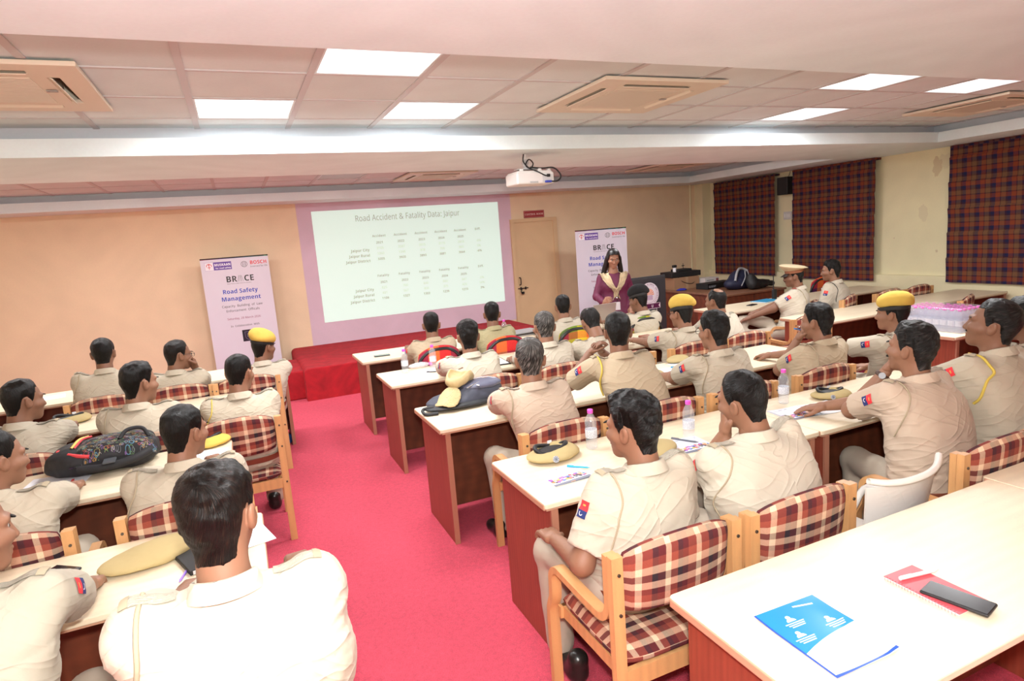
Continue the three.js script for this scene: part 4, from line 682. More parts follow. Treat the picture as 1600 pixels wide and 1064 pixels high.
// ---------------------------------------------------------------- the audience, row by row
const onDesk = (x, near, dl = 0.08, dr = 0.08, z = 0.12) => ({ L: { at: [x - dl, 0.785, near - z], hand: 'relaxed', pole: [-0.65, -1, 0.25] }, R: { at: [x + dr, 0.785, near - z], hand: 'relaxed', pole: [0.65, -1, 0.25] } });
const T1 = -6.09, T2 = -4.86, T3 = -3.48, T4 = -2.205, LL = [-6.29, -5.06, -3.53, -2.27], RR = [-5.78, -4.46, -3.2];
const crowd = [
  // front row, right of the aisle
  { head: [1.657, 1.201, -5.8], hip: [1.62, -5.66], shirt: 'tan', hair: 'crop', skin: 0, ...onDesk(1.62, T1, 0.12, 0.1), hyaw: 0.28, label: 'officer in tan shirt leaning over the aisle desk of the front row' },
  { head: [2.296, 1.23, -5.8], hip: [2.30, -5.66], shirt: 'olive', hair: 'crop', skin: 0, ...onDesk(2.30, T1), hyaw: 0.36, label: 'officer in olive green shirt second from the aisle in the front row' },
  { head: [3.081, 1.22, -5.75], hip: [3.09, -5.62], shirt: 'pale', hair: 'crop', skin: 1, ...onDesk(3.06, T1), hyaw: 0.34, label: 'officer with cropped hair in the front row before the beige door' },
  { head: [3.926, 1.205, -5.6], hip: [3.93, -5.66], shirt: 'pale', hair: 'undercap', beret: 'black', skin: 0, ...onDesk(3.93, T1), hyaw: -0.35, pitch: -0.2, label: 'officer in a black beret sitting before the lectern' },
  // second row
  { head: [1.568, 1.252, -4.5], hip: [1.60, -4.40], shirt: 'pale', hair: 'full', skin: 1, L: { at: [1.50, 0.785, -5.08], hand: 'flat', pole: [-1, -0.4, -0.1] }, R: { at: [1.72, 0.785, -5.02], pole: [1, -0.5, 0] }, badgeR: true, hyaw: 0.2, label: 'officer with full black hair beside the two water bottles at the aisle' },
  { head: [2.207, 1.25, -4.45], hip: [2.20, -4.38], shirt: 'pale', hair: 'short', hairColour: 'grey', skin: 1, ...onDesk(2.2, T2), hyaw: 0.28, label: 'grey haired officer in the second row before a green plaid chair' },
  { head: [2.73, 1.216, -4.6], hip: [2.78, -4.40], shirt: 'pale', hair: 'thin', hairColour: 'salt', skin: 1, ...onDesk(2.78, T2), pitch: -0.5, tilt: -0.15, hyaw: 0.3, label: 'balding officer bending his head down in the second row' },
  { head: [3.492, 1.215, -4.35], hip: [3.46, -4.34], shirt: 'khaki', hair: 'undercap', beret: 'yellow', glasses: true, skin: 1, ...onDesk(3.42, T2), hyaw: -0.15, cord: 'khaki', label: 'officer in yellow beret and spectacles in the second row' },
  { head: [4.106, 1.24, -4.6], hip: [4.06, -4.42], shirt: 'pale', hair: 'receding', hairColour: 'salt', skin: 1, ...onDesk(4.05, T2), yaw: -0.1, hyaw: -0.15, label: 'officer with thinning grey crown at the right end of the second row' },
  // third row
  { head: [1.458, 1.292, -3.15], hip: [1.53, -3.06], shirt: 'pink', hair: 'short', hairColour: 'grey', skin: 1, near: true, L: { at: [1.46, 0.785, -3.70], hand: 'flat', pole: [-1, -0.35, -0.05] }, R: { at: [1.64, 0.785, -3.66], pole: [1, -0.5, 0] }, cord: 'khaki', crease: 0.8, feet: [[-0.23, -0.36], [0.12, -0.4]], trousers: gTrousersWide, hyaw: 0.42, label: 'grey haired officer in pinkish shirt at the aisle end of the third row' },
  { head: [2.152, 1.344, -3.3], hip: [2.20, -3.06], shirt: 'tan', hair: 'short', hairColour: 'black', skin: 0, near: true, L: { at: [2.07, 1.06, -3.52], hand: 'curl', pole: [-0.75, -0.8, 0.1], n: [0.8, 0.1, 0.4], dir: [0.45, 0.6, 0.35] }, R: { at: [2.17, 1.05, -3.54], hand: 'curl', pole: [0.75, -0.8, 0.1], n: [-0.8, 0.1, 0.4], dir: [-0.45, 0.6, 0.35] }, cord: 'yellow', cordR: 0.006, hyaw: 0.5, crease: 0.7, yaw: 0.12, label: 'upright officer with a yellow shoulder cord and hands clasped before his face' },
  { head: [2.787, 1.285, -3.15], hip: [2.80, -3.06], shirt: 'khaki', hair: 'full', skin: 1, near: true, glasses: true, ...onDesk(2.78, T3), hyaw: -0.06, yaw: 0, cord: 'khaki', label: 'officer with glasses and parted black hair in the third row' },
  { head: [3.64, 1.245, -3.08], hip: [3.52, -3.06], shirt: 'tan', hair: 'full', skin: 1, near: true, yaw: -0.05, hyaw: -0.2, L: { head: [-0.03, -0.115, -0.135], hand: 'curl', pole: [-0.6, -0.8, 0.3], n: [0.6, 0.2, 0.6] }, R: { at: [3.72, 0.785, -3.60] }, cord: 'khaki', label: 'officer holding a blue pen near his mouth in the third row' },
  { head: [4.34, 1.222, -3.02], hip: [4.32, -3.02], shirt: 'pale', hair: 'undercap', beret: 'yellow', skin: 1, near: true, yaw: -0.1, hyaw: -0.3, pitch: -0.02, L: { at: [4.10, 0.785, -3.60], pole: [-0.8, -0.6, 0.4] }, R: { lap: true }, cord: 'khaki', label: 'officer in yellow beret turned left before the long right desk' },
  // fourth row
  { head: [1.281, 1.249, -1.9], hip: [1.22, -1.84], shirt: 'pale', hair: 'thick', skin: 1, near: true, hyaw: -0.4, yaw: -0.05, pitch: -0.1, L: { at: [1.02, 0.655, -2.09], hand: 'relaxed', pole: [-0.5, -0.9, 0.5] }, R: { lap: true }, cord: 'khaki', belly: 1.15, slv: 1.05, feet: [[-0.13, -0.25], [0.13, -0.35]], label: 'young officer with thick black hair in the nearest armchair right of the aisle' },
  { head: [1.85, 1.247, -1.93], hip: [1.86, -1.84], shirt: 'cream', hair: 'short', hairColour: 'black', skin: 1, near: true, yaw: 0, hyaw: -0.2, pitch: -0.15, tilt: -0.12, fat: 1.2, wide: 1.14, L: { head: [-0.045, -0.135, -0.085], hand: 'curl', pole: [-0.6, -0.9, -0.1], n: [0.7, 0.0, 0.5], dir: [0.1, 0.95, -0.1] }, R: { lap: true }, cord: 'khaki', side: -0.02, label: 'officer resting his chin on his left hand in the fourth row' },
  { head: [2.93, 1.313, -1.94], hip: [2.88, -1.80], shirt: 'pink', hair: 'full', hairColour: 'salt', skin: 1, near: true, yaw: -0.05, hyaw: -0.1, pitch: 0.02, moustache: true, watch: true, L: { head: [0.0, -0.135, -0.115], hand: 'fist', pole: [-0.5, -0.9, -0.5], n: [0.5, 0.3, 0.7], dir: [0.35, 0.75, 0.2] }, R: { at: [2.84, 0.785, -2.42], hand: 'flat', pole: [0.6, -0.7, 0.4] }, cord: 'khaki', wide: 1.08, fat: 1.12, legYaw: 0.5, label: 'officer with wristwatch and fist at his chin in the fourth row' },
  { head: [3.52, 1.357, -1.91], hip: [3.46, -1.80], shirt: 'khaki', hair: 'short', hairColour: 'salt', skin: 0, near: true, yaw: -0.05, hyaw: -0.3, pitch: 0.15, fat: 1.18, wide: 1.14, moustache: true, hs: 1.06, L: { at: [3.3, 0.785, -2.4] }, R: { lap: true }, cord: 'yellow', cordR: 0.007, legYaw: 0.4, label: 'heavy officer with yellow shoulder cord at the right picture edge' },
  { head: [4.10, 1.30, -2.06], hip: [4.12, -1.86], shirt: 'khaki', hair: 'full', skin: 2, yaw: 0, hyaw: -0.2, L: { lap: true }, R: { lap: true }, label: 'officer almost hidden behind the heavy officer at the right edge' },
  // right wall rows
  { head: [5.90, 1.285, -5.31], hip: [5.76, -5.24], shirt: 'pale', hair: 'undercap', peaked: true, glasses: true, moustache: true, skin: 0, yaw: -0.6, hyaw: -0.7, L: { at: [5.38, 0.70, -5.50], pole: [0.2, -1, 0.4] }, R: { at: [5.52, 0.74, -5.56], pole: [0.4, -1, 0] }, legYaw: -0.75, crossed: true, badgeR: true, rank: true, cord: 'khaki', label: 'officer in a peaked cap and spectacles sitting with crossed legs' },
  { head: [6.64, 1.28, -5.42], hip: [6.66, -5.36], shirt: 'pale', hair: 'full', skin: 1, yaw: -0.35, hyaw: -0.6, L: { lap: true }, R: { lap: true }, cord: 'black', label: 'bareheaded officer with a black cord beside the officer in peaked cap' },
  // left of the aisle
  { head: [-1.07, 1.302, -5.9], hip: [-1.08, -5.82], shirt: 'khaki', hair: 'short', skin: 0, wide: 1.1, fat: 1.1, ...onDesk(-1.08, LL[0]), hyaw: 0.0, cord: 'khaki', label: 'officer leaning on the front left desk, leftmost in view' },
  { head: [-0.53, 1.225, -5.8], hip: [-0.58, -5.82], shirt: 'khaki', hair: 'short', hairColour: 'brown', glasses: true, skin: 0, hyaw: 1.05, R: { head: [0.03, -0.12, -0.12], hand: 'fist', pole: [0.35, -1, -0.35], n: [-0.6, 0.2, 0.6], dir: [-0.2, 0.9, 0.1] }, L: { at: [-0.62, 0.785, -6.38] }, yaw: 0.15, label: 'officer with spectacles holding his fist to his mouth, left front row' },
  { head: [0.13, 1.20, -5.8], hip: [0.07, -5.80], shirt: 'pale', hair: 'undercap', beret: 'yellow', skin: 0, hyaw: 0.8, ...onDesk(0.1, LL[0]), sleeve: 0.72, label: 'officer in yellow beret before the left roll-up banner' },
  { head: [-1.231, 1.262, -4.4], hip: [-1.28, -4.38], shirt: 'grey', hair: 'short', skin: 0, near: false, hyaw: 0.85, yaw: 0.2, ...onDesk(-1.25, LL[1]), cord: 'khaki', label: 'officer at the left picture edge in the second left row' },
  { head: [-0.637, 1.27, -4.4], hip: [-0.64, -4.36], shirt: 'khaki', hair: 'full', skin: 1, hyaw: 0.85, yaw: 0.1, ...onDesk(-0.64, LL[1]), cord: 'khaki', label: 'officer looking right beyond the patterned backpack' },
  { head: [-0.068, 1.24, -4.4], hip: [-0.08, -4.36], shirt: 'khaki', hair: 'crop', skin: 1, hyaw: 0.5, fat: 1.1, wide: 1.05, ...onDesk(-0.08, LL[1]), cord: 'yellow', label: 'officer with a brown belt in the aisle armchair of the second left row' },
  { head: [-1.01, 1.24, -3.15], hip: [-1.02, -3.08], shirt: 'khaki', hair: 'crop', skin: 1, near: true, hyaw: 0.85, yaw: 0.1, ...onDesk(-0.97, LL[2]), label: 'officer with shaved sides at the left edge in the third left row' },
  { head: [-0.313, 1.22, -3.15], hip: [-0.32, -3.08], shirt: 'khaki', hair: 'short', skin: 1, near: true, hyaw: 0.68, wide: 1.14, fat: 1.12, ...onDesk(-0.32, LL[2]), cord: 'khaki', label: 'officer directly right of the patterned backpack, third left row' },
  { head: [-0.725, 1.345, -1.95], hip: [-0.76, -1.82], shirt: 'grey', hair: 'short', hairColour: 'salt', skin: 1, near: true, hyaw: 0.9, yaw: 0.1, L: { lap: true }, R: { at: [-0.60, 0.785, -2.44], pole: [0.6, -0.8, 0.3] }, badgeR: true, label: 'officer with red sleeve badge cut by the left picture edge' },
  { head: [-0.113, 1.395, -1.56], hip: [-0.08, -1.60], shirt: 'cream', hair: 'full', hairColour: 'brown', skin: 1, near: true, hyaw: 0.3, tilt: -0.05, fat: 1.2, wide: 1.12, slope: 0.068, ...onDesk(-0.08, LL[3], 0.16, 0.14, 0.0), cord: 'khaki', cordR: 0.006, hs: 0.97, slv: 1.12, label: 'broad officer seen from behind in the left foreground' }
];
mCord.black = M({ color: lin(0.015, 0.015, 0.016), roughness: 0.7 });
const gCrossed = trouserGeo({ hip: 0.085, knee: [0.10, 0.50, -0.43], ankle: [0.10, 0.085, -0.40] }, { hip: 0.085, knee: [0.02, 0.70, -0.46], ankle: [-0.20, 0.45, -0.56] });
const folks = crowd.map(s => person(s.crossed ? { ...s, trousers: gCrossed, feet: [[-0.10, -0.38]] } : s));

// ---- chairs under and beside them
tubeChair(1.62, -5.48, 0, 'black tube chair with red and purple plaid at the aisle, front row');
tubeChair(2.30, -5.48, 0, 'black tube chair with red plaid behind the olive shirt');
tubeChair(3.09, -5.48, 1, 'black tube chair with green plaid before the beige door');
tubeChair(3.93, -5.47, 1, 'black tube chair with yellow and green plaid before the lectern');
tubeChair(7.95, -6.62, 0, 'bright plaid tube chair back seen between the two officers at right', 0);
const ch = (x, z, l, t = 0) => woodChair(x, z, l, t);
ch(1.60, -4.18, 'plaid wooden armchair of the bottle side officer, second row'); ch(2.20, -4.16, 'plaid wooden armchair behind the grey haired officer of the second row');
ch(2.80, -4.16, 'plaid wooden armchair behind the balding officer bending down'); ch(3.46, -4.13, 'plaid wooden armchair behind the second row yellow beret'); ch(4.06, -4.16, 'plaid wooden armchair at the right end of the second row');
ch(1.50, -2.85, 'plaid wooden armchair behind the grey haired officer in pink'); ch(2.16, -2.85, 'plaid wooden armchair behind the upright officer with yellow cord'); ch(2.76, -2.85, 'plaid wooden armchair behind the parted hair officer with glasses'); ch(3.46, -2.85, 'plaid wooden armchair behind the officer with blue pen'); ch(4.36, -2.86, 'plaid wooden armchair of the turned yellow beret officer', 0.2);
ch(1.215, -1.57, 'nearest plaid wooden armchair right of the aisle, seat in full view'); ch(1.78, -1.56, 'plaid wooden armchair behind the chin resting officer'); ch(2.88, -1.51, 'plaid wooden armchair behind the officer with wristwatch'); ch(3.50, -1.53, 'plaid wooden armchair of the heavy officer at the right edge'); ch(4.12, -1.54, 'plaid wooden armchair at the far right of the fourth row');
plasticChair(2.33, -1.50, 'white plastic chair with slotted back beside the rear desk', 0.05);
ch(6.0, -5.12, 'plaid wooden armchair turned left under the crossed legged officer', 0.75);
ch(6.62, -5.14, 'plaid wooden armchair of the bareheaded officer at right', 0.4);
ch(7.28, -5.10, 'empty plaid armchair right of the bareheaded officer'); ch(7.82, -5.10, 'empty plaid armchair nearest the stained wall'); ch(7.12, -4.12, 'empty plaid armchair standing alone behind the long right desk', 0.35); ch(5.20, -4.45, 'empty plaid armchair in the gap beyond the blue pen officer');
ch(6.40, -3.84, 'empty plaid armchair beyond the pack of water bottles', 0);
ch(-1.08, -5.64, 'plaid wooden armchair of the leftmost front row officer'); ch(-0.56, -5.64, 'plaid wooden armchair behind the fist to mouth officer'); ch(-0.04, -5.62, 'plaid wooden armchair at the aisle, front left row'); 
ch(-1.28, -4.17, 'plaid wooden armchair of the second left row edge officer'); ch(-0.66, -4.17, 'plaid wooden armchair beyond the patterned backpack'); ch(-0.13, -4.17, 'plaid aisle armchair with the seat showing, second left row');
ch(-1.0, -2.88, 'plaid wooden armchair of the officer with shaved sides'); ch(-0.33, -2.88, 'plaid wooden armchair beyond the khaki beret on the near left desk');
ch(-0.72, -1.50, 'plaid wooden armchair at the bottom left corner'); ch(-0.12, -1.36, 'plaid wooden armchair under the broad foreground officer');
// ---------------------------------------------------------------- things on the desks
const DT = 0.7505;
const mPaper = M({ color: lin(0.82, 0.82, 0.84), roughness: 0.8 }), mPhone = M({ color: lin(0.012, 0.012, 0.015), roughness: 0.18 });
const mPet = new THREE.MeshPhysicalMaterial({ color: lin(0.93, 0.95, 0.98), roughness: 0.06, transmission: 0.86, thickness: 0, ior: 1.3 });
const mWater = new THREE.MeshPhysicalMaterial({ color: lin(0.96, 0.98, 1), roughness: 0.0, transmission: 1, thickness: 0.05, ior: 1.33 });
const mPinkCap = M({ color: lin(0.80, 0.10, 0.55), roughness: 0.35 });
const labelTex = canvasTex(256, 96, (c, w, h) => { c.fillStyle = '#eef1f6'; c.fillRect(0, 0, w, h); c.fillStyle = '#8e98ae'; for (let r = 0; r < 5; r++) for (let x = 14; x < w - 20; x += 10 + (x * 7 + r * 13) % 9) c.fillRect(x, 14 + r * 16, 5 + (x + r * 3) % 5, 5); });
const gBottle = (() => { const p = [[0, 0.002], [0.026, 0], [0.0305, 0.006], [0.0305, 0.012]]; for (let i = 0; i < 7; i++) { const y = 0.02 + i * 0.016; p.push([0.0305, y], [0.0278, y + 0.006], [0.0305, y + 0.012]); } p.push([0.0308, 0.14], [0.029, 0.152], [0.021, 0.172], [0.0135, 0.184], [0.0128, 0.195]); return lathe(p, 20); })();
const gBottleCap = lathe([[0, 0.21], [0.0135, 0.2095], [0.0148, 0.206], [0.0148, 0.190], [0.013, 0.189]], 18), gBotLabel = lathe([[0.0312, 0.062], [0.0312, 0.105]], 20);
const gBotWater = lathe([[0, 0.004], [0.0255, 0.004], [0.0275, 0.012], [0.0275, 0.125], [0, 0.125]], 14);
const bottle0 = new THREE.Group(); mesh('bottle_body', gBottle, mPet, bottle0); mesh('cap', gBottleCap, mPinkCap, bottle0); mesh('wrapper', gBotLabel, new THREE.MeshPhysicalMaterial({ map: labelTex, roughness: 0.4, transmission: 0.35, thickness: 0 }), bottle0);
function bottle(x, z, label, group) { const o = bottle0.clone(); o.name = numbered('water_bottle'); scene.add(o); o.position.set(x, DT, z); o.rotation.y = x * 7; return tag(o, label, 'bottle', group); }
bottle(1.24, -5.30, 'pink capped water bottle at the aisle end of the second row'); bottle(1.50, -5.31, 'pink capped water bottle at the elbow of the full haired officer');
bottle(1.556, -2.68, 'pink capped water bottle left of the thick black hair'); bottle(2.035, -2.50, 'pink capped water bottle beside the chin resting officer'); bottle(2.895, -2.68, 'pink capped water bottle standing on an open leaflet'); bottle(2.62, -6.28, 'pink capped water bottle in the front row beside the black files');
// the shrink-wrapped pack of bottles
{
  const grp = 'bottles in the shrink wrapped pack';
  for (let i = 0; i < 8; i++) for (let j = 0; j < 5; j++) bottle(5.60 + j * 0.0635 , -3.74 + i * 0.0635 - 0.0, 'pink capped bottle packed in the shrink wrapped tray of water', grp);
  const w = mesh('shrink_wrap', rbox(5 * 0.0635 + 0.012, 0.216, 8 * 0.0635 + 0.012, 0.02, 5.60 + 0.127, DT + 0.1085, -3.74 + 0.222), new THREE.MeshPhysicalMaterial({ color: lin(0.97, 0.95, 0.98), roughness: 0.12, transmission: 0.9, thickness: 0 }));
  tag(w, 'clear shrink wrap around the pack of water bottles', 'plastic wrap');
}
// mobile phones
function phone(x, z, turn, label, mat = mPhone, w = 0.075, l = 0.16, y = DT) {
  const o = thing('mobile_phone', label, 'phone', [x, y, z], turn); mesh('phone_case', rbox(w, 0.009, l, 0.004, 0, 0.0045, 0), M({ color: lin(0.02, 0.02, 0.022), roughness: 0.4 }), o); mesh('screen_glass', rbox(w - 0.006, 0.0012, l - 0.006, 0.0005, 0, 0.0094, 0), mat, o); return o;
}
phone(1.25, -6.31, 1.45, 'greenish phone lying on the front row desk at the aisle', M({ color: lin(0.20, 0.26, 0.23), roughness: 0.25 }));
phone(1.73, -0.99, 0.22, 'black phone lying across the red notebook', mPhone, 0.078, 0.166, DT + 0.009);
phone(3.529, -4.976, 1.3, 'dark phone beside a brown wallet in the second row'); phone(-0.745, -2.69, 0.9, 'black phone on the near left desk beside the sleeve badge', mPhone, 0.06, 0.12);
phone(6.0, -6.06, 1.9, 'black phone before the blue folder by the right front');
{ const w = mesh('wallet', rbox(0.12, 0.022, 0.09, 0.008, 3.69, DT + 0.011, -5.16), M({ color: lin(0.24, 0.07, 0.035), roughness: 0.5 })); tag(w, 'brown leather wallet on the second row desk', 'wallet'); }
// pens
function pen(a, b, col, label, y = DT, r = 0.0045) {
  const o = thing('ballpoint_pen', label, 'pen', [a[0], y + r, a[1]]), d = V(b[0] - a[0], 0, b[1] - a[1]), l = d.length(); o.rotation.y = Math.atan2(d.x, d.z);
  const m = M({ color: lin(...col), roughness: 0.35 });
  mesh('barrel', new THREE.CylinderGeometry(r, r, l * 0.88, 10).rotateX(HP).translate(0, 0, l * 0.44), m, o); mesh('tip', new THREE.CylinderGeometry(r * 0.95, r * 0.2, l * 0.12, 10).rotateX(-HP).translate(0, 0, l * 0.94), m, o); mesh('clip', rbox(0.003, 0.002, l * 0.28, 0.001, 0, r + 0.001, l * 0.15), m, o); return o;
}
pen([1.32, -2.52], [1.40, -2.44], [0.04, 0.42, 0.62], 'turquoise pen on the leaflet at the aisle desk', DT + 0.003); pen([1.96, -2.55], [2.03, -2.42], [0.12, 0.13, 0.16], 'grey pen on the leaflet before the chin resting officer', DT + 0.003);
pen([2.93, -2.44], [3.07, -2.37], [0.24, 0.12, 0.62], 'violet pen under the hand of the wristwatch officer', DT + 0.004); pen([1.69, -1.13], [1.83, -1.105], [0.80, 0.74, 0.76], 'white marker pen on the red notebook', DT + 0.009, 0.006);
pen([-0.30, -2.47], [-0.33, -2.35], [0.30, 0.16, 0.70], 'violet pen beside the black diary on the near left desk'); pen([3.0, -3.88], [3.1, -3.83], [0.03, 0.35, 0.62], 'blue pen on the leaflet in the third row', DT + 0.003); pen([1.39, -5.16], [1.47, -5.12], [0.03, 0.03, 0.04], 'black pen before the full haired officer in the second row');
// leaflets
const leafTex = canvasTex(512, 512, (c, w, h) => {
  c.fillStyle = '#dde2ee'; c.fillRect(0, 0, w, h); c.fillStyle = '#3c3f4a'; c.fillRect(150, 60, 60, 9); c.fillRect(250, 52, 40, 12); c.fillRect(40, 92, 110, 5);
  c.fillStyle = '#c9cbd6'; for (let i = 0; i < 9; i++) c.fillRect(60, 130 + i * 15, 240 + (i * 53) % 150, 4);
  c.fillStyle = '#6a6e80'; c.beginPath(); c.moveTo(0, h); c.lineTo(0, h - 46); c.lineTo(w, h - 96); c.lineTo(w, h); c.fill(); c.fillStyle = '#2c2e3a'; c.beginPath(); c.moveTo(0, h); c.lineTo(w, h - 40); c.lineTo(w, h); c.fill();
  const cols = ['#e43fa6', '#2b2d50', '#f2c13d', '#8b4bb8', '#d94b4b', '#3a6fb8', '#f0f0f0', '#e9892f', '#1d1d26']; let s9 = 11; const q9 = () => (s9 = (s9 * 16807) % 2147483647) / 2147483647; for (let i = 0; i < 90; i++) { const x = 30 + q9() * 450, y = h - 190 + q9() * 100 - x * 0.06; c.fillStyle = cols[(i * 5) % 9]; c.beginPath(); c.ellipse(x, y, 14 + i % 9, 18 + (i * 3) % 14, 0, 0, 7); c.fill(); }
  c.fillStyle = '#e8983a'; c.fillRect(220, h - 30, 60, 10);
});
const formTex = canvasTex(256, 256, (c, w, h) => { c.fillStyle = '#eef0f7'; c.fillRect(0, 0, w, h); c.fillStyle = '#8d93a8'; for (let i = 0; i < 15; i++) { c.fillRect(26, 24 + i * 14, 90 + (i * 61) % 110, 3); } c.fillRect(60, 12, 120, 5); });
const mLeaf = M({ map: leafTex, roughness: 0.35 }), mForm = M({ map: formTex, roughness: 0.7 });
function sheet(x, z, turn, w, d, mat, label, name = 'leaflet', th = 0.0022, curl = 0) {
  const o = thing(name, label, 'leaflet', [x, DT, z], turn);
  mesh('pages', rbox(w, th, d, th * 0.4, 0, th / 2, 0), mPaper, o);
  mesh('cover', gridGeo(10, 10, (u, v) => [(u - 0.5) * w, th + 0.0006 + curl * Math.pow(Math.abs(u - 0.5) * 2, 3), (0.5 - v) * d]), mat, o); return o;
}
sheet(1.262, -2.445, 0.02, 0.20, 0.20, mLeaf, 'printed leaflet beside the khaki beret on the aisle desk'); sheet(1.98, -2.43, -0.1, 0.20, 0.20, mLeaf, 'printed leaflet before the chin resting officer');
sheet(2.78, -2.50, -0.12, 0.21, 0.20, mLeaf, 'open leaflet left page under the violet pen', 'leaflet', 0.0022, 0.004); sheet(2.99, -2.47, -0.12, 0.21, 0.20, mPaper, 'open leaflet blank right page under the officer hand', 'leaflet', 0.0022, 0.006);
sheet(2.93, -3.80, 0.05, 0.20, 0.20, mLeaf, 'printed leaflet with blue pen in the third row'); sheet(3.17, -3.95, 0.3, 0.2, 0.16, mForm, 'paper behind the third row leaflet'); sheet(3.95, -3.70, 0.2, 0.2, 0.2, mForm, 'paper near the blue pen officer elbow');
sheet(-1.02, -3.92, -0.1, 0.30, 0.21, mForm, 'printed form in front of the patterned backpack', 'paper_form', 0.0008); sheet(-0.31, -3.86, -0.2, 0.21, 0.25, mForm, 'printed form below the yellow beret on the third left desk', 'paper_form', 0.0008);
sheet(-0.10, -2.60, 0.25, 0.16, 0.2, mForm, 'white paper sticking out beside the broad officer', 'paper_form', 0.002); sheet(-1.70, -6.62, 0.2, 0.3, 0.2, mForm, 'paper at the left picture edge, front left desk', 'paper_form', 0.001); sheet(1.45, -5.22, 0.2, 0.2, 0.14, mPaper, 'white paper under the packet in the second row', 'paper_form', 0.001);
// clear snack packet
{ const o = thing('plastic_packet', 'clear plastic packet with pink seal between the two bottles', 'packet', [1.40, DT, -5.43], 0.1); mesh('packet_film', sdfMesh((x, y, z) => ell(x, y, z, [0, 0.022, 0], [0.10, 0.024, 0.055]) + 0.006 * N3(x * 40, y * 30, z * 40), [-0.13, -0.01, -0.08], [0.13, 0.06, 0.08], 0.007), new THREE.MeshPhysicalMaterial({ color: lin(0.95, 0.93, 0.95), roughness: 0.15, transmission: 0.6, thickness: 0 }), o); mesh('pink_seal', rbox(0.03, 0.03, 0.05, 0.01, 0.105, 0.018, 0.01), mPinkCap, o); }
// red spiral notebook
{
  const o = thing('spiral_notebook', 'red spiral notebook lying on the rear desk', 'notebook', [1.732, DT, -1.058], -0.02);
  mesh('pages', rbox(0.124, 0.006, 0.216, 0.002, 0.003, 0.003, 0), mPaper, o); mesh('cover', rbox(0.128, 0.002, 0.222, 0.0009, 0.003, 0.0072, 0), M({ color: lin(0.72, 0.09, 0.11), roughness: 0.4 }), o);
  for (let i = 0; i < 24; i++) { const r = mesh('spiral_ring', new THREE.TorusGeometry(0.006, 0.0009, 5, 10), mSpiral(), o); r.position.set(-0.061, 0.0045, -0.102 + i * 0.0089); }
}
function mSpiral() { return (mSpiral.m ??= M({ color: lin(0.75, 0.25, 0.3), roughness: 0.4 })); }
// blue and white file folder on the rear desk
{
  const t = canvasTex(512, 640, (c, w, h) => {
    c.fillStyle = '#f7f8fc'; c.fillRect(0, 0, w, h); c.fillStyle = '#1f86d2'; c.beginPath(); c.moveTo(0, 0); c.lineTo(w, 0); c.lineTo(w, 330); c.quadraticCurveTo(w * 0.55, 330, w * 0.12, 400); c.lineTo(0, 420); c.fill();
    const head = (x, y) => { c.fillStyle = '#eef6fd'; c.beginPath(); c.arc(x, y - 20, 17, 0, 7); c.fill(); c.beginPath(); c.moveTo(x - 36, y + 18); c.quadraticCurveTo(x - 32, y - 12, x, y - 10); c.quadraticCurveTo(x + 32, y - 12, x + 36, y + 18); c.fill(); for (let r = 0; r < 3; r++) c.fillRect(x - 70 + r * 12, y + 30 + r * 17, 150 - r * 22, 8); };
    head(180, 130); head(400, 240); head(120, 270); c.fillStyle = '#dfeefb'; c.save(); c.translate(330, 50); c.rotate(0.2); c.fillRect(-40, -8, 150, 14); c.restore();
    c.fillStyle = '#2a52c8'; c.fillRect(0, 0, 14, h); c.beginPath(); c.moveTo(0, h); c.lineTo(0, h - 22); c.quadraticCurveTo(w * 0.5, h - 4, w, h - 30); c.lineTo(w, h - 8); c.quadraticCurveTo(w * 0.5, h, 0, h); c.fill();
  });
  const o = thing('file_folder', 'blue and white plastic file folder on the rear desk', 'folder', [1.303, DT, -1.075], -0.03);
  mesh('pages', rbox(0.205, 0.004, 0.262, 0.001, 0, 0.002, 0), mPaper, o); mesh('cover', gridGeo(12, 14, (u, v) => [(u - 0.5) * 0.22, 0.0048 + 0.006 * sstep(0.8, 1, u) * (1 - v) + 0.003 * sstep(0.7, 1, v), (0.5 - v) * 0.275]), M({ map: t, roughness: 0.2 }), o);
}
{ const o = thing('blue_folder', 'bright blue folder on the front desk at right', 'folder', [6.39, DT, -6.2], 0.12); mesh('cover', rbox(0.33, 0.012, 0.24, 0.004, 0, 0.006, 0), M({ color: lin(0.03, 0.30, 0.55), roughness: 0.4 }), o); mesh('pages', rbox(0.31, 0.006, 0.225, 0.002, -0.012, 0.006, 0.01), mPaper, o); }
{ const o = thing('black_diary', 'black diary beside the khaki beret on the near left desk', 'diary', [-0.26, DT, -2.50], 0.35); mesh('cover', rbox(0.15, 0.018, 0.2, 0.004, 0, 0.009, 0), mBlack2, o); mesh('pages', rbox(0.142, 0.013, 0.196, 0.001, 0.006, 0.009, 0.004), mPaper, o); }
{ const o = thing('document_file', 'stack of black and grey files in the front row', 'file', [2.86, DT, -6.38], 0.1); for (let i = 0; i < 3; i++) mesh('file', rbox(0.34, 0.014, 0.25, 0.003, i * 0.012, 0.007 + i * 0.0145, i * 0.008), [M({ color: lin(0.5, 0.5, 0.52) }), mBlack2, M({ color: lin(0.30, 0.31, 0.33), roughness: 0.3 })][i], o); }
{ const o = thing('document_file', 'dark clipboard beside the second row officer with full hair', 'file', [2.0, DT, -5.12], -0.1); mesh('board', rbox(0.24, 0.01, 0.32, 0.003, 0, 0.005, 0), mBlack2, o); mesh('sheets', rbox(0.21, 0.003, 0.28, 0.001, 0, 0.0116, 0.01), mPaper, o); }
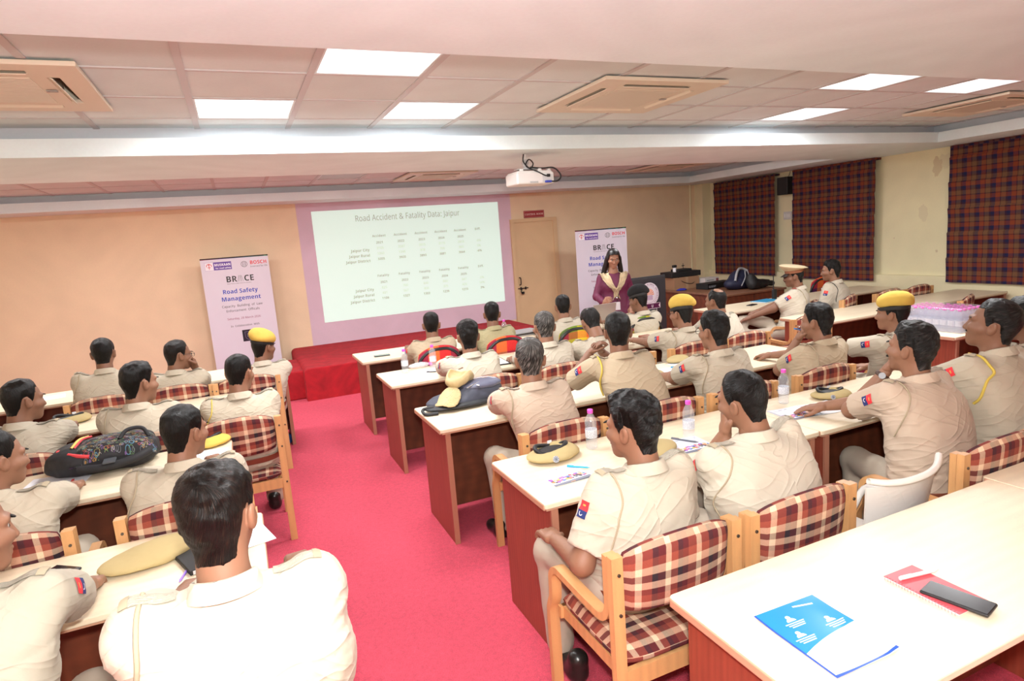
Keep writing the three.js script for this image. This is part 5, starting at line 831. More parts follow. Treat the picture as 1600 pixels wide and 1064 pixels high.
// berets lying on desks: felt disc, dark leather rim folded up
const flatBeretG = sdfMesh((x, y, z) => { let d = ell(x, y, z, [0, 0.022, 0], [0.145, 0.026, 0.105]); d = smin(d, ell(x, y, z, [0.05, 0.03, -0.01], [0.08, 0.03, 0.09]), 0.02); d = smax(d, -ell(x, y, z, [0.0, 0.062, -0.02], [0.085, 0.034, 0.05]), 0.012); return smax(d, 0.002 - y, 0.006) + 0.003 * fbm(x * 16, y * 12, z * 16); }, [-0.17, -0.01, -0.13], [0.17, 0.09, 0.13], 0.0055, 2.2);
const flatRimG = tube(Array.from({ length: 20 }, (_, i) => { const a = i / 20 * 6.2832; return [Math.cos(a) * 0.088, 0.048 + 0.012 * Math.sin(a * 2 + 0.5), -0.02 + Math.sin(a) * 0.053]; }), 0.011, 48, 8, true), flatInG = sdfMesh((x, y, z) => ell(x, y, z, [0, 0.036, -0.02], [0.084, 0.010, 0.050]), [-0.1, 0.01, -0.09], [0.1, 0.06, 0.05], 0.007);
const discBeretG = sdfMesh((x, y, z) => { let d = ell(x, y, z, [0, 0.02, 0], [0.16, 0.024, 0.10]); d = smin(d, ell(x, y, z, [0.05, 0.022, 0.0], [0.10, 0.026, 0.085]), 0.03); return smax(d, 0.002 - y, 0.006) + 0.002 * fbm(x * 14, y * 10, z * 14); }, [-0.19, -0.01, -0.13], [0.19, 0.07, 0.13], 0.006, 2.2);
const crestTex = canvasTex(64, 64, (c, w) => { c.fillStyle = '#dfe6ee'; c.fillRect(0, 0, w, w); c.fillStyle = '#7f93ad'; for (let i = 0; i < 8; i++) { c.save(); c.translate(32, 32); c.rotate(i * Math.PI / 4); c.fillRect(-3, -28, 6, 18); c.restore(); } c.beginPath(); c.arc(32, 32, 9, 0, 7); c.fill(); });
const mCrest = M({ map: crestTex, metalness: 0.5, roughness: 0.3 }), gCrest = new THREE.CylinderGeometry(0.017, 0.017, 0.005, 12);
function beretOn(x, z, turn, kind, label, open = true, sc = 1) {
  const o = thing('beret', label, 'beret', [x, DT, z], turn); o.scale.setScalar(sc); mesh('felt', open ? flatBeretG : discBeretG, mBeret[kind], o);
  if (open) { mesh('leather_rim', flatRimG, mBlack2, o); mesh('lining', flatInG, mBlack2, o); mesh('size_label', rbox(0.026, 0.018, 0.003, 0.001, 0.03, 0.055, -0.074), mPaper, o); const c = mesh('crest', gCrest, mCrest, o); c.position.set(-0.05, 0.03, 0.098); c.rotation.x = 1.2; }
}
beretOn(1.33, -2.68, 0.12, 'khaki', 'khaki beret with silver crest at the aisle corner of the fourth row desk'); beretOn(1.79, -2.44, 0.5, 'khaki', 'khaki beret half hidden behind the thick black hair', false, 0.8);
beretOn(3.20, -2.60, -0.3, 'khaki', 'olive khaki beret before the wristwatch officer', true, 0.85); beretOn(2.70, -3.70, 0.9, 'khaki', 'khaki beret beside the upright officer of the third row', true, 0.9); beretOn(-1.27, -5.40, 0.1, 'khaki', 'beret with black rim on the second left desk'); beretOn(-0.31, -4.09, 0.15, 'yellow', 'yellow beret on the third left desk beside the aisle', true); beretOn(-0.45, -2.61, 0.35, 'khaki', 'khaki beret lying flat before the broad foreground officer', false, 1.05); beretOn(2.45, -5.02, 0.3, 'khaki', 'beret between the second row officers', true, 0.8); beretOn(3.2, -4.05, 0.5, 'khaki', 'beret at the back edge of the third row desk', false, 0.8);
// backpacks
const bagBump = dataTex(128, (u, v) => 0.5 + 0.5 * Math.sin(u * 160) * Math.sin(v * 160) * 0.5 + 0.2 * (rnd() - 0.5), false, [4, 4]);
{
  const o = thing('backpack', 'dark blue grey backpack lying on the third row aisle desk', 'backpack', [1.32, DT, -3.98], 0.10), mB = M({ color: lin(0.045, 0.05, 0.075), roughness: 0.6, bumpMap: bagBump, bumpScale: 0.0006 }), mB2 = M({ color: lin(0.10, 0.105, 0.16), roughness: 0.5 }), mB3 = M({ color: lin(0.016, 0.017, 0.02), roughness: 0.6 });
  mesh('shell', sdfMesh((x, y, z) => { let d = ell(x, y, z, [0, 0.035, 0], [0.28, 0.06, 0.15]); d = smin(d, ell(x, y, z, [0.10, 0.07, 0.0], [0.20, 0.075, 0.13]), 0.05); d = smax(d, 0.004 - y, 0.01); return d + 0.010 * fbm(x * 7, y * 9, z * 8 + 4) + 0.004 * Math.pow(1 - Math.abs(N3(x * 9, y * 14, z * 6)), 4); }, [-0.33, -0.01, -0.2], [0.35, 0.18, 0.2], 0.008, 2.2), mB, o);
  mesh('front_pocket', sdfMesh((x, y, z) => ell(x, y, z, [0.12, 0.118, 0.02], [0.16, 0.034, 0.10]) + 0.006 * fbm(x * 10, y * 10, z * 10), [-0.1, 0.05, -0.12], [0.32, 0.18, 0.16], 0.008, 2.2), mB2, o);
  mesh('base_pad', sdfMesh((x, y, z) => ell(x, y, z, [-0.03, 0.026, 0.06], [0.29, 0.026, 0.12]) + 0.004 * fbm(x * 8, y * 8, z * 8), [-0.35, -0.01, -0.1], [0.3, 0.07, 0.22], 0.009, 2.2), mB3, o);
  mesh('zip', tube([[-0.02, 0.125, 0.10], [0.03, 0.135, 0.085], [0.09, 0.146, 0.07]], 0.004, 16, 6), mSteel, o); mesh('zip_puller', rbox(0.014, 0.004, 0.03, 0.002, 0.06, 0.135, 0.11), mPaper, o);
  mesh('strap', tube([[-0.26, 0.04, 0.08], [-0.33, 0.03, 0.06], [-0.335, 0.012, 0.12], [-0.26, 0.012, 0.15]], 0.011, 24, 6), mB3, o);
  mesh('reflective_stripe', tube([[0.08, 0.152, -0.02], [0.18, 0.155, 0.0], [0.25, 0.135, 0.03], [0.24, 0.14, 0.0]], 0.003, 20, 5), M({ color: lin(0.6, 0.6, 0.66), roughness: 0.3 }), o);
}
{
  const o = thing('field_cap', 'creased khaki cap thrown on the grey backpack', 'cap', [1.27, DT + 0.155, -3.97], 0.75), k9 = o.scale.setScalar(1.08), m = felt(0.54, 0.42, 0.22);
  mesh('crown', sdfMesh((x, y, z) => { const b = 0.012 * Math.sin(x * 30) + 0.008 * N3(x * 14, 1, z * 14); let d = ell(x, y - b, z, [0.05, 0.025, 0], [0.125, 0.058, 0.08]); d = smax(d, -ell(x, y - b, z, [0.055, 0.060, 0], [0.105, 0.055, 0.062]), 0.01); return d + 0.004 * fbm(x * 18, y * 18, z * 18); }, [-0.11, -0.06, -0.11], [0.21, 0.12, 0.11], 0.005, 2.4), m, o);
  mesh('peak', sdfMesh((x, y, z) => { const Y = y + 0.02 - (x + 0.06) * 0.55 + 5 * z * z, q = Math.pow(Math.abs((x + 0.125) / 0.075), 2.6) + Math.pow(Math.abs(z / 0.078), 3.2); return Math.max((Math.pow(q, 0.36) - 1) * 0.07, Math.abs(Y) - 0.004); }, [-0.23, -0.16, -0.1], [-0.03, 0.03, 0.1], 0.0055, 2.2), m, o); mesh('snap_button', rbox(0.012, 0.008, 0.012, 0.003, 0.13, 0.066, -0.02), M({ color: lin(0.15, 0.08, 0.06) }), o); mesh('back_strap', rbox(0.04, 0.005, 0.014, 0.002, 0.105, 0.066, -0.02), M({ color: lin(0.2, 0.13, 0.07) }), o);
}
{
  const doodle = canvasTex(512, 512, (c, w, h) => { c.fillStyle = '#15151a'; c.fillRect(0, 0, w, h); const cl = ['#9c3a40', '#96928c', '#4a7f98', '#9c7236', '#5f8a54', '#76528a', '#6c7078', '#9c8a4a']; let s = 5; const q = () => (s = (s * 16807) % 2147483647) / 2147483647; for (let i = 0; i < 520; i++) { c.strokeStyle = cl[i % 8]; c.lineWidth = 2 + q() * 1.6; const x = q() * w, y = q() * h, r = 5 + q() * 11; c.beginPath(); if (i % 3 === 0) c.arc(x, y, r, 0, 7); else if (i % 3 === 1) { c.moveTo(x, y); c.quadraticCurveTo(x + r, y - r * 2, x + r * 2, y); c.lineTo(x + r, y + r); c.closePath(); } else { for (let k = 0; k < 16; k++) c.lineTo(x + Math.cos(k * 0.7) * k * r / 16, y + Math.sin(k * 0.7) * k * r / 16); } c.stroke(); } }, [1, 1]);
  const o = thing('backpack', 'black backpack with colourful doodle print on the left desk', 'backpack', [-0.80, DT, -4.02], 0.06), mB = M({ color: lin(0.013, 0.013, 0.016), roughness: 0.7, bumpMap: bagBump, bumpScale: 0.0006 }), mD = M({ map: doodle, roughness: 0.7 }), red = M({ color: lin(0.62, 0.05, 0.06), roughness: 0.6 });
  mesh('shell', sdfMesh((x, y, z) => { const q = Math.pow(Math.pow(Math.abs((x + 0.01) / 0.262), 3.4) + Math.pow(Math.abs((y - 0.075) / (0.088 + 0.02 * x)), 3) + Math.pow(Math.abs((z + 0.02) / 0.168), 3.2), 0.31); let d = (q - 1) * 0.09; d = smax(d, 0.004 - y, 0.012); return d + 0.008 * fbm(x * 7, y * 8, z * 7 + 9); }, [-0.33, -0.01, -0.23], [0.3, 0.2, 0.2], 0.009, 2.2), mB, o);
  const pk = gridGeo(26, 18, (u, v) => { const a = u * 2 - 1, b = v * 2 - 1, e = Math.pow(Math.abs(a), 5) + Math.pow(Math.abs(b), 5), k = Math.pow(Math.max(0, 1 - Math.min(1, e)), 0.4); return [0.045 + a * 0.205, 0.112 + 0.072 * k - 0.02 * a * a - 0.05 * b * 0.5 * (b > 0 ? 0.9 : -0.4) + 0.006 * N3(a * 3, b * 3, 2), 0.02 - b * -0.13]; }); { const ix = pk.index.array; for (let i = 0; i < ix.length; i += 3) { const t = ix[i]; ix[i] = ix[i + 1]; ix[i + 1] = t; } pk.computeVertexNormals(); }
  mesh('front_pocket', pk, mD, o);
  mesh('stripe', tube([[-0.15, 0.155, 0.06], [-0.12, 0.178, -0.02], [-0.09, 0.165, -0.12]], 0.008, 20, 6), M({ color: lin(0.75, 0.5, 0.12), roughness: 0.6 }), o); mesh('stripe', tube([[-0.135, 0.155, 0.065], [-0.105, 0.178, -0.015], [-0.075, 0.165, -0.115]], 0.006, 20, 6), red, o);
  mesh('name_tag', rbox(0.05, 0.006, 0.035, 0.002, -0.20, 0.142, 0.01), red, o); mesh('corner_patch', tube([[-0.16, 0.135, 0.10], [-0.11, 0.125, 0.13], [-0.06, 0.115, 0.145]], 0.011, 16, 6), red, o);
  mesh('strap', tube([[-0.12, 0.06, 0.16], [0.0, 0.055, 0.19], [0.14, 0.07, 0.185], [0.22, 0.09, 0.14]], 0.022, 30, 8), mB, o); mesh('carry_loop', tube([[0.08, 0.17, 0.09], [0.12, 0.205, 0.05], [0.19, 0.20, 0.04], [0.22, 0.15, 0.06]], 0.011, 24, 7), mB, o);
  mesh('webbing', rbox(0.06, 0.01, 0.09, 0.004, 0.03, 0.085, 0.185), M({ color: lin(0.06, 0.065, 0.075), roughness: 0.6 }), o); mesh('zip_tag', rbox(0.012, 0.006, 0.06, 0.002, -0.15, 0.012, 0.18), red, o);
}
// small things at the right: cups, walkie-talkie
{ const o = thing('paper_cup', 'stacked white paper cups beside the bareheaded officer', 'cup', [7.35, DT, -6.05]); for (let i = 0; i < 3; i++) mesh('cup', lathe([[0, 0.002], [0.028, 0], [0.036, 0.085], [0.038, 0.088]], 16).translate(i * 0.07 - 0.06, 0, (i % 2) * 0.06), mPaper, o); }
{ const o = thing('walkie_talkie', 'black walkie-talkie standing before the peaked cap officer', 'radio', [6.62, DT, -6.28]); mesh('radio_body', rbox(0.06, 0.13, 0.04, 0.008, 0, 0.065, 0), mBlack2, o); mesh('aerial', cyl(0.006, 0.008, 0.2, -0.015, 0.22, 0, 8), mBlack2, o); }
// pen held by the third row officer
{ const f = folks[12]; const w = f.arms[0].W, p = [w[0] + f.hp[0], w[1], w[2] + f.hp[1]]; const o = thing('ballpoint_pen', 'blue pen held at the mouth of the third row officer', 'pen', [p[0], p[1] + 0.075, p[2]]); mesh('barrel', new THREE.CylinderGeometry(0.006, 0.005, 0.13, 10).rotateZ(1.35).rotateY(0.4), M({ color: lin(0.02, 0.22, 0.62), roughness: 0.35 }), o); mesh('clip', rbox(0.04, 0.004, 0.004, 0.001, 0.035, 0.012, -0.01), mSteel, o); }
{ const o = thing('plastic_bag', 'crumpled blue plastic bag on the floor under the front left desk', 'bag', [0.20, 0, -6.42], 0.4); mesh('bag', sdfMesh((x, y, z) => smax(ell(x, y, z, [0, 0.03, 0], [0.11, 0.075, 0.08]) + 0.02 * fbm(x * 16, y * 16, z * 16), 0.002 - y, 0.006), [-0.16, -0.01, -0.13], [0.16, 0.14, 0.13], 0.008, 2.4), M({ color: lin(0.06, 0.12, 0.36), roughness: 0.3 }), o); mesh('bag_handle', tube([[-0.05, 0.09, 0], [-0.02, 0.13, 0.02], [0.03, 0.12, 0.0]], 0.006, 14, 5), M({ color: lin(0.55, 0.58, 0.66), roughness: 0.3 }), o); }
// ---------------------------------------------------------------- the front of the hall
const bannerTex = canvasTex(890, 1860, (c, w, h) => {
  c.fillStyle = '#dcd8e4'; c.fillRect(0, 0, w, h);
  const g = c.createLinearGradient(0, 0, w, 0); g.addColorStop(0, '#b8243a'); g.addColorStop(0.35, '#5a2a8c'); g.addColorStop(0.65, '#1f6f8c'); g.addColorStop(1, '#2c8c4a'); c.fillStyle = g; c.fillRect(0, 0, w, 12);
  // left emblem and purple box
  c.fillStyle = '#f1eef4'; c.fillRect(52, 52, 110, 112); c.strokeStyle = '#a896c0'; c.lineWidth = 3; c.strokeRect(52, 52, 110, 112); c.strokeStyle = '#d03a36'; c.lineWidth = 8; c.beginPath(); c.arc(106, 104, 32, 3.0, 6.4); c.stroke(); c.beginPath(); c.moveTo(106, 92); c.lineTo(106, 148); c.moveTo(86, 120); c.lineTo(126, 120); c.stroke(); c.fillStyle = '#d03a36'; c.beginPath(); c.arc(106, 84, 9, 0, 7); c.fill();
  c.fillStyle = '#5a2f9e'; c.fillRect(164, 52, 230, 112); c.fillStyle = '#ffffff'; c.textAlign = 'center'; c.textBaseline = 'middle'; c.font = 'bold 50px sans-serif'; c.fillText('MUSKAAN', 279, 92, 214); c.font = 'bold 28px sans-serif'; c.fillText('for road safety', 284, 138, 200);
  c.strokeStyle = '#6f7076'; c.lineWidth = 7; c.beginPath(); c.arc(560, 108, 40, 0, 7); c.stroke(); c.lineWidth = 6; c.strokeRect(541, 86, 38, 44); c.beginPath(); c.moveTo(541, 108); c.lineTo(579, 108); c.stroke();
  c.fillStyle = '#dc2a2c'; c.font = 'bold 70px sans-serif'; c.fillText('BOSCH', 750, 92, 236); c.fillStyle = '#55565e'; c.font = '32px sans-serif'; c.fillText('Invented for life', 752, 148, 240);
  c.fillStyle = '#121214'; c.font = 'bold 116px sans-serif'; c.textAlign = 'right'; c.fillText('BR', 440, 308, 190); c.textAlign = 'left'; c.fillText('CE', 530, 308, 175);
  c.strokeStyle = '#77777c'; c.lineWidth = 4; for (const [a, b] of [[446, 466], [462, 476], [486, 484], [502, 492], [524, 500]]) { c.beginPath(); c.moveTo(a, 352); c.lineTo(b, 262); c.stroke(); }
  c.fillStyle = '#3c3c42'; c.textAlign = 'center'; c.font = '17px sans-serif'; c.fillText('Bosch Road Accident Centre for Education', w / 2 + 20, 374, 430);
  c.fillStyle = '#2b3fb4'; c.font = 'bold 82px sans-serif'; c.fillText('Road Safety', w / 2 + 15, 486, 540); c.fillText('Management', w / 2 + 15, 590, 590);
  c.fillStyle = '#26262c'; c.font = '46px sans-serif'; c.fillText('Capacity  Building  of  Law', w / 2 + 15, 696, 640); c.fillText('Enforcement  Officals', w / 2 + 15, 764, 520);
  c.fillStyle = '#8a2f58'; c.font = '40px sans-serif'; c.fillText('Saturday, 28 March 2026', w / 2 + 15, 880, 500); c.fillStyle = '#33333a'; c.font = '38px sans-serif'; c.fillText('In  Collaboration  With', w / 2 + 15, 990, 460);
  c.fillStyle = '#191428'; c.fillRect(w / 2 - 40, 1060, 170, 170); c.strokeStyle = '#8a80a0'; c.lineWidth = 5; c.beginPath(); c.moveTo(440, 1090); c.lineTo(540, 1090); c.lineTo(540, 1160); c.quadraticCurveTo(530, 1200, 490, 1212); c.quadraticCurveTo(450, 1200, 440, 1160); c.closePath(); c.stroke(); c.strokeRect(468, 1116, 44, 50);
});
const mBanner = M({ map: bannerTex, roughness: 0.35 });
function banner(x, z, turn, label, wrinkle) {
  const o = thing('roll_up_banner', label, 'banner', [x, 0, z], turn), w = 0.89, h = 1.83;
  mesh('print', gridGeo(24, 40, (u, v) => [(u - 0.5) * w, 0.03 + v * h, wrinkle * (0.010 * N3(u * 5 + v * 3, v * 2, 4) + 0.012 * sstep(0.72, 0.95, u) * sstep(0.65, 1, v) * Math.sin((u * 5 + v * 2.4) * 9))]), mBanner, o);
  mesh('base', rbox(w + 0.03, 0.05, 0.12, 0.02, 0, 0.025, -0.02), mSteel, o); mesh('top_rail', rbox(w, 0.016, 0.012, 0.004, 0, h + 0.03, -0.004), mBlack2, o); mesh('support_pole', cyl(0.008, 0.008, h, 0, h / 2 + 0.03, -0.04, 8), mSteel, o);
}
banner(0.004, -9.72, 0, 'roll-up road safety banner beside the left front row', 0.4); banner(5.70, -9.12, -0.28, 'roll-up road safety banner behind the speaking woman', 1);
// lectern
{
  const o = thing('lectern', 'dark grey lectern with a round white emblem', 'lectern', [5.51, 0, -7.84], 0.03), m = M({ color: lin(0.045, 0.045, 0.05), roughness: 0.5 });
  mesh('front_panel', rbox(0.66, 1.10, 0.025, 0.006, 0, 0.55, 0.22), m, o); for (const s of [-1, 1]) mesh('side_panel', bx(-0.012, 0.012, 0, 1.06, -0.2, 0.208).translate(s * 0.31, 0, 0), m, o); mesh('sloped_top', rbox(0.66, 0.025, 0.46, 0.006).rotateX(-0.12).translate(0, 1.085, -0.0), m, o);
  const t = canvasTex(512, 640, (c, w, h) => {
    c.clearRect(0, 0, w, h); c.fillStyle = '#34343a'; c.fillRect(0, 0, w, h); const x = w / 2, y = 250, r = 225; c.fillStyle = '#e7e3ea'; c.beginPath(); c.arc(x, y, r, 0, 7); c.fill(); c.strokeStyle = '#b79cb4'; c.lineWidth = 5; c.beginPath(); c.arc(x, y, r - 62, 0, 7); c.stroke();
    c.fillStyle = '#6d3a66'; c.font = 'bold 38px sans-serif'; c.textAlign = 'center'; c.textBaseline = 'middle'; const s = 'GLOBAL UNIVERSITY'; for (let i = 0; i < s.length; i++) { const a = -1.75 + i * 0.165; c.save(); c.translate(x + Math.cos(a) * (r - 32), y + Math.sin(a) * (r - 32)); c.rotate(a + Math.PI / 2); c.fillText(s[i], 0, 0); c.restore(); }
    c.fillStyle = '#e8925c'; for (let i = 0; i < 9; i++) { const a = Math.PI + i * Math.PI / 8; c.beginPath(); c.moveTo(x, y + 10); c.lineTo(x + Math.cos(a - 0.12) * 110, y + Math.sin(a - 0.12) * 110); c.lineTo(x + Math.cos(a + 0.12) * 110, y + Math.sin(a + 0.12) * 110); c.fill(); } c.fillStyle = '#c9b4cc'; c.fillRect(x - 80, y + 18, 160, 90);
    c.fillStyle = '#e9e4ea'; c.fillRect(4, 424, w - 8, 104); c.fillStyle = '#5d1f4c'; c.beginPath(); c.moveTo(10, 430); c.lineTo(w - 10, 430); c.lineTo(w - 46, 476); c.lineTo(w - 10, 522); c.lineTo(10, 522); c.lineTo(46, 476); c.fill(); c.fillStyle = '#f2eef2'; c.font = 'bold 74px sans-serif'; c.fillText('U', 322, 478); c.strokeStyle = '#e9e4ea'; c.lineWidth = 10; c.strokeRect(90, 528, w - 180, 50);
  });
  mesh('emblem', new THREE.PlaneGeometry(0.40, 0.50).translate(0.02, 0.80, 0.2335), M({ map: t, roughness: 0.5 }), o);
}
// laptop on the front desk, lid towards us
{ const o = thing('laptop', 'open laptop on the front desk with its lid towards the audience', 'laptop', [3.98, DT, -6.42], 0.05); mesh('keyboard_base', rbox(0.33, 0.014, 0.23, 0.005, 0, 0.007, -0.10), M({ color: lin(0.32, 0.29, 0.27), roughness: 0.4, metalness: 0.3 }), o); const l = mesh('lid', rbox(0.33, 0.22, 0.008, 0.003, 0, 0.11, 0), M({ color: lin(0.42, 0.36, 0.32), roughness: 0.4, metalness: 0.3 }), o); l.position.set(0, 0.012, 0.012); l.rotation.x = 0.22; mesh('screen', new THREE.PlaneGeometry(0.31, 0.19).rotateY(Math.PI).translate(0, 0.115, -0.0045), mPhone, l); }
// side table with equipment
{
  const o = thing('side_table', 'brown topped corner table with bags and boxes', 'table', [7.22, 0, -8.05]), m = M({ map: mahogDark, roughness: 0.5 }), w = 1.2, d = 1.76;
  mesh('table_top', rbox(w, 0.03, d, 0.006, 0, 0.735, 0), M({ map: woodTex([0.52, 0.36, 0.27], 9, 8, 0.06, [1, 2]), roughness: 0.4 }), o); mesh('front_panel', bx(-w / 2 + 0.02, w / 2 - 0.02, 0.02, 0.72, d / 2 - 0.05, d / 2 - 0.03), m, o); mesh('panel_joint', bx(-0.05, -0.044, 0.02, 0.72, d / 2 - 0.03, d / 2 - 0.026), mBlack2, o);
  for (const s of [-1, 1]) mesh('side_panel', bx(-0.012, 0.012, 0, 0.72, -d / 2 + 0.02, d / 2 - 0.05).translate(s * (w / 2 - 0.03), 0, 0), m, o);
}
{
  const Y0 = 0.7505;
  { const o = thing('cardboard_box', 'brown cardboard box under the black receiver', 'box', [6.98, Y0, -8.68], 0.0); mesh('carton', box(0.52, 0.20, 0.34, 0, 0.1, 0), M({ color: lin(0.36, 0.20, 0.11), roughness: 0.9 }), o); mesh('tape', box(0.05, 0.202, 0.344, 0, 0.1, 0), M({ color: lin(0.42, 0.27, 0.16), roughness: 0.4 }), o); }
  { const o = thing('sound_receiver', 'black audio receiver with small microphones on top of the carton', 'receiver', [7.0, Y0 + 0.203, -8.70], 0.0); mesh('casing', rbox(0.62, 0.09, 0.32, 0.01, 0, 0.045, 0), mBlack2, o); mesh('mixer', rbox(0.3, 0.04, 0.2, 0.01, 0.02, 0.11, 0), mBlack2, o); mesh('clip_microphone', [cyl(0.03, 0.03, 0.07, -0.14, 0.125, 0.02, 12)], mPaper, o); mesh('microphone_head', [rbox(0.08, 0.045, 0.05, 0.015, -0.14, 0.185, 0.02)], mBlack2, o); mesh('stalk', [cyl(0.005, 0.005, 0.1, 0.06, 0.17, 0, 6), box(0.05, 0.014, 0.014, 0.06, 0.18, 0)], mBlack2, o); mesh('cable', tube([[-0.2, 0.02, 0.17], [-0.1, -0.08, 0.19], [0.1, -0.12, 0.19], [0.22, 0.0, 0.17]], 0.006, 20, 5), mBlack2, o); }
  { const o = thing('white_carton', 'white printed carton beside the black receiver box', 'box', [7.42, Y0, -8.50], 0.0); mesh('carton', box(0.30, 0.15, 0.22, 0, 0.075, 0), M({ color: lin(0.62, 0.58, 0.56), roughness: 0.7 }), o); mesh('red_print', box(0.05, 0.07, 0.002, 0.11, 0.1, 0.1115), M({ color: lin(0.25, 0.06, 0.06) }), o); mesh('grey_print', box(0.15, 0.012, 0.002, -0.04, 0.11, 0.1115), M({ color: lin(0.2, 0.2, 0.22) }), o); }
  { const o = thing('equipment_box', 'flat black box with white lettering on the corner table', 'box', [7.32, Y0, -8.20], 0.12); const t = canvasTex(512, 72, (c, w, h) => { c.fillStyle = '#0c0c0e'; c.fillRect(0, 0, w, h); c.fillStyle = '#a9adb4'; c.font = 'bold 40px sans-serif'; c.textBaseline = 'middle'; c.fillText('SUNNY', 16, 40); c.fillRect(330, 34, 90, 8); }); mesh('casing', rbox(0.66, 0.095, 0.25, 0.006, 0, 0.0475, 0), mBlack2, o); mesh('lettering', new THREE.PlaneGeometry(0.64, 0.09).translate(0, 0.048, 0.1262), M({ map: t, roughness: 0.5 }), o); }
  { const o = thing('blue_cloth', 'crumpled blue cloth at the edge of the corner table', 'cloth', [6.76, Y0, -8.38]); mesh('cloth', sdfMesh((x, y, z) => smax(ell(x, y, z, [0, 0.004, 0], [0.10, 0.03, 0.06]) + 0.01 * fbm(x * 18, y * 18, z * 18), 0.002 - y, 0.004), [-0.14, -0.01, -0.09], [0.14, 0.06, 0.09], 0.008), M({ color: lin(0.02, 0.025, 0.32), roughness: 0.8 }), o); }
  { const o = thing('backpack', 'navy backpack with grey straps slumped on the corner table', 'backpack', [7.36, Y0, -7.72], 0.2), mN = M({ color: lin(0.012, 0.015, 0.045), roughness: 0.6 }), mG = M({ color: lin(0.35, 0.35, 0.37), roughness: 0.6 }); mesh('shell', sdfMesh((x, y, z) => { let d = ell(x, y, z, [0, 0.09, 0], [0.30, 0.12, 0.17]); d = smin(d, ell(x, y, z, [0.06, 0.2, -0.02], [0.17, 0.10, 0.12]), 0.08); return smax(d, 0.003 - y, 0.01) + 0.012 * fbm(x * 6, y * 6, z * 6); }, [-0.36, -0.01, -0.22], [0.36, 0.34, 0.22], 0.011, 2.2), mN, o); mesh('strap', tube([[-0.22, 0.14, 0.1], [-0.12, 0.26, 0.06], [0.0, 0.315, 0.02], [0.1, 0.31, 0.02], [0.16, 0.27, 0.06]], 0.02, 30, 7), mG, o); mesh('strap', tube([[-0.16, 0.06, 0.17], [-0.04, 0.18, 0.155], [0.05, 0.28, 0.09]], 0.009, 20, 6), mG, o); mesh('strap', tube([[0.0, 0.06, 0.175], [0.08, 0.18, 0.14], [0.13, 0.26, 0.09]], 0.008, 20, 6), mG, o); }
  { const o = thing('tripod_bag', 'long black tripod bag lying on the corner table', 'bag', [7.56, Y0, -7.42], 0.12); mesh('bag', sdfMesh((x, y, z) => smin(smin(cone(x, y, z, [-0.22, 0.08, 0], [0.02, 0.075, 0], 0.08, 0.07), cone(x, y, z, [0.02, 0.075, 0], [0.24, 0.055, 0], 0.05, 0.045), 0.04), ell(x, y, z, [-0.2, 0.15, -0.05], [0.08, 0.1, 0.08]), 0.06) + 0.006 * fbm(x * 9, y * 9, z * 9), [-0.34, -0.02, -0.17], [0.32, 0.28, 0.13], 0.011, 2.2), mBlack2, o); mesh('bag_strap', tube([[-0.2, 0.16, 0.05], [-0.05, 0.14, 0.09], [0.1, 0.12, 0.06]], 0.009, 16, 6), mBlack2, o); }
}
// ceiling projector
{
  const o = thing('projector', 'white projector hanging from the cross beam on a pole', 'projector', [2.545, 2.355, -5.23]), m = M({ color: lin(0.80, 0.78, 0.76), roughness: 0.4 }), g = M({ color: lin(0.62, 0.62, 0.63), roughness: 0.4 });
  mesh('casing', [rbox(0.37, 0.105, 0.26, 0.018, 0, 0, 0), rbox(0.34, 0.03, 0.24, 0.012, 0, 0.05, 0)], m, o); mesh('lens', cyl(0.035, 0.035, 0.03, 0, 0, 0, 20).rotateX(HP).translate(-0.08, 0.0, -0.142), mPhone, o);
  for (const x of [-0.12, 0.06, 0.15]) mesh('foot', rbox(0.03, 0.03, 0.03, 0.006, x, 0.07, 0.09), m, o);
  mesh('mount_bracket', [rbox(0.20, 0.008, 0.10, 0.003, -0.03, 0.088, 0), rbox(0.035, 0.05, 0.05, 0.01, -0.035, 0.11, 0)], g, o); mesh('mount_joint', new THREE.SphereGeometry(0.033, 14, 10).translate(-0.035, 0.15, 0), g, o);
  mesh('pole', [cyl(0.018, 0.022, 0.36, -0.037, 0.30, 0, 14)], m, o);
  mesh('port_panel', rbox(0.10, 0.07, 0.004, 0.002, 0.115, -0.005, 0.131), g, o); mesh('power_socket', rbox(0.032, 0.026, 0.01, 0.003, 0.125, 0.018, 0.134), mBlack2, o); mesh('video_plug', rbox(0.06, 0.02, 0.03, 0.006, 0.115, -0.036, 0.142), M({ color: lin(0.04, 0.06, 0.42), roughness: 0.4 }), o);
  mesh('print', rbox(0.08, 0.016, 0.002, 0.0005, -0.02, -0.036, 0.131), M({ color: lin(0.5, 0.5, 0.5) }), o);
  mesh('cable', tube([[-0.06, 0.22, 0.03], [-0.075, 0.15, 0.05], [-0.03, 0.09, 0.08], [0.01, 0.13, 0.07], [-0.02, 0.17, 0.05], [-0.055, 0.11, 0.06], [0.02, 0.05, 0.14], [0.08, 0.015, 0.16], [0.12, 0.02, 0.14]], 0.006, 60, 6), mBlack2, o);
  mesh('cable', tube([[-0.02, 0.10, 0.06], [0.08, 0.085, 0.10], [0.18, 0.08, 0.14], [0.235, 0.01, 0.16], [0.20, -0.035, 0.16], [0.14, -0.037, 0.15]], 0.007, 50, 6), mBlack2, o);
}
{ const c = mesh('loose_cable', tube([[2.54, 2.80, -5.5], [2.60, 2.79, -5.45], [2.68, 2.74, -5.4], [2.70, 2.69, -5.38]], 0.008, 20, 6), mBlack2); tag(c, 'short black cable dangling above the cross beam by the projector pole', 'cable'); }

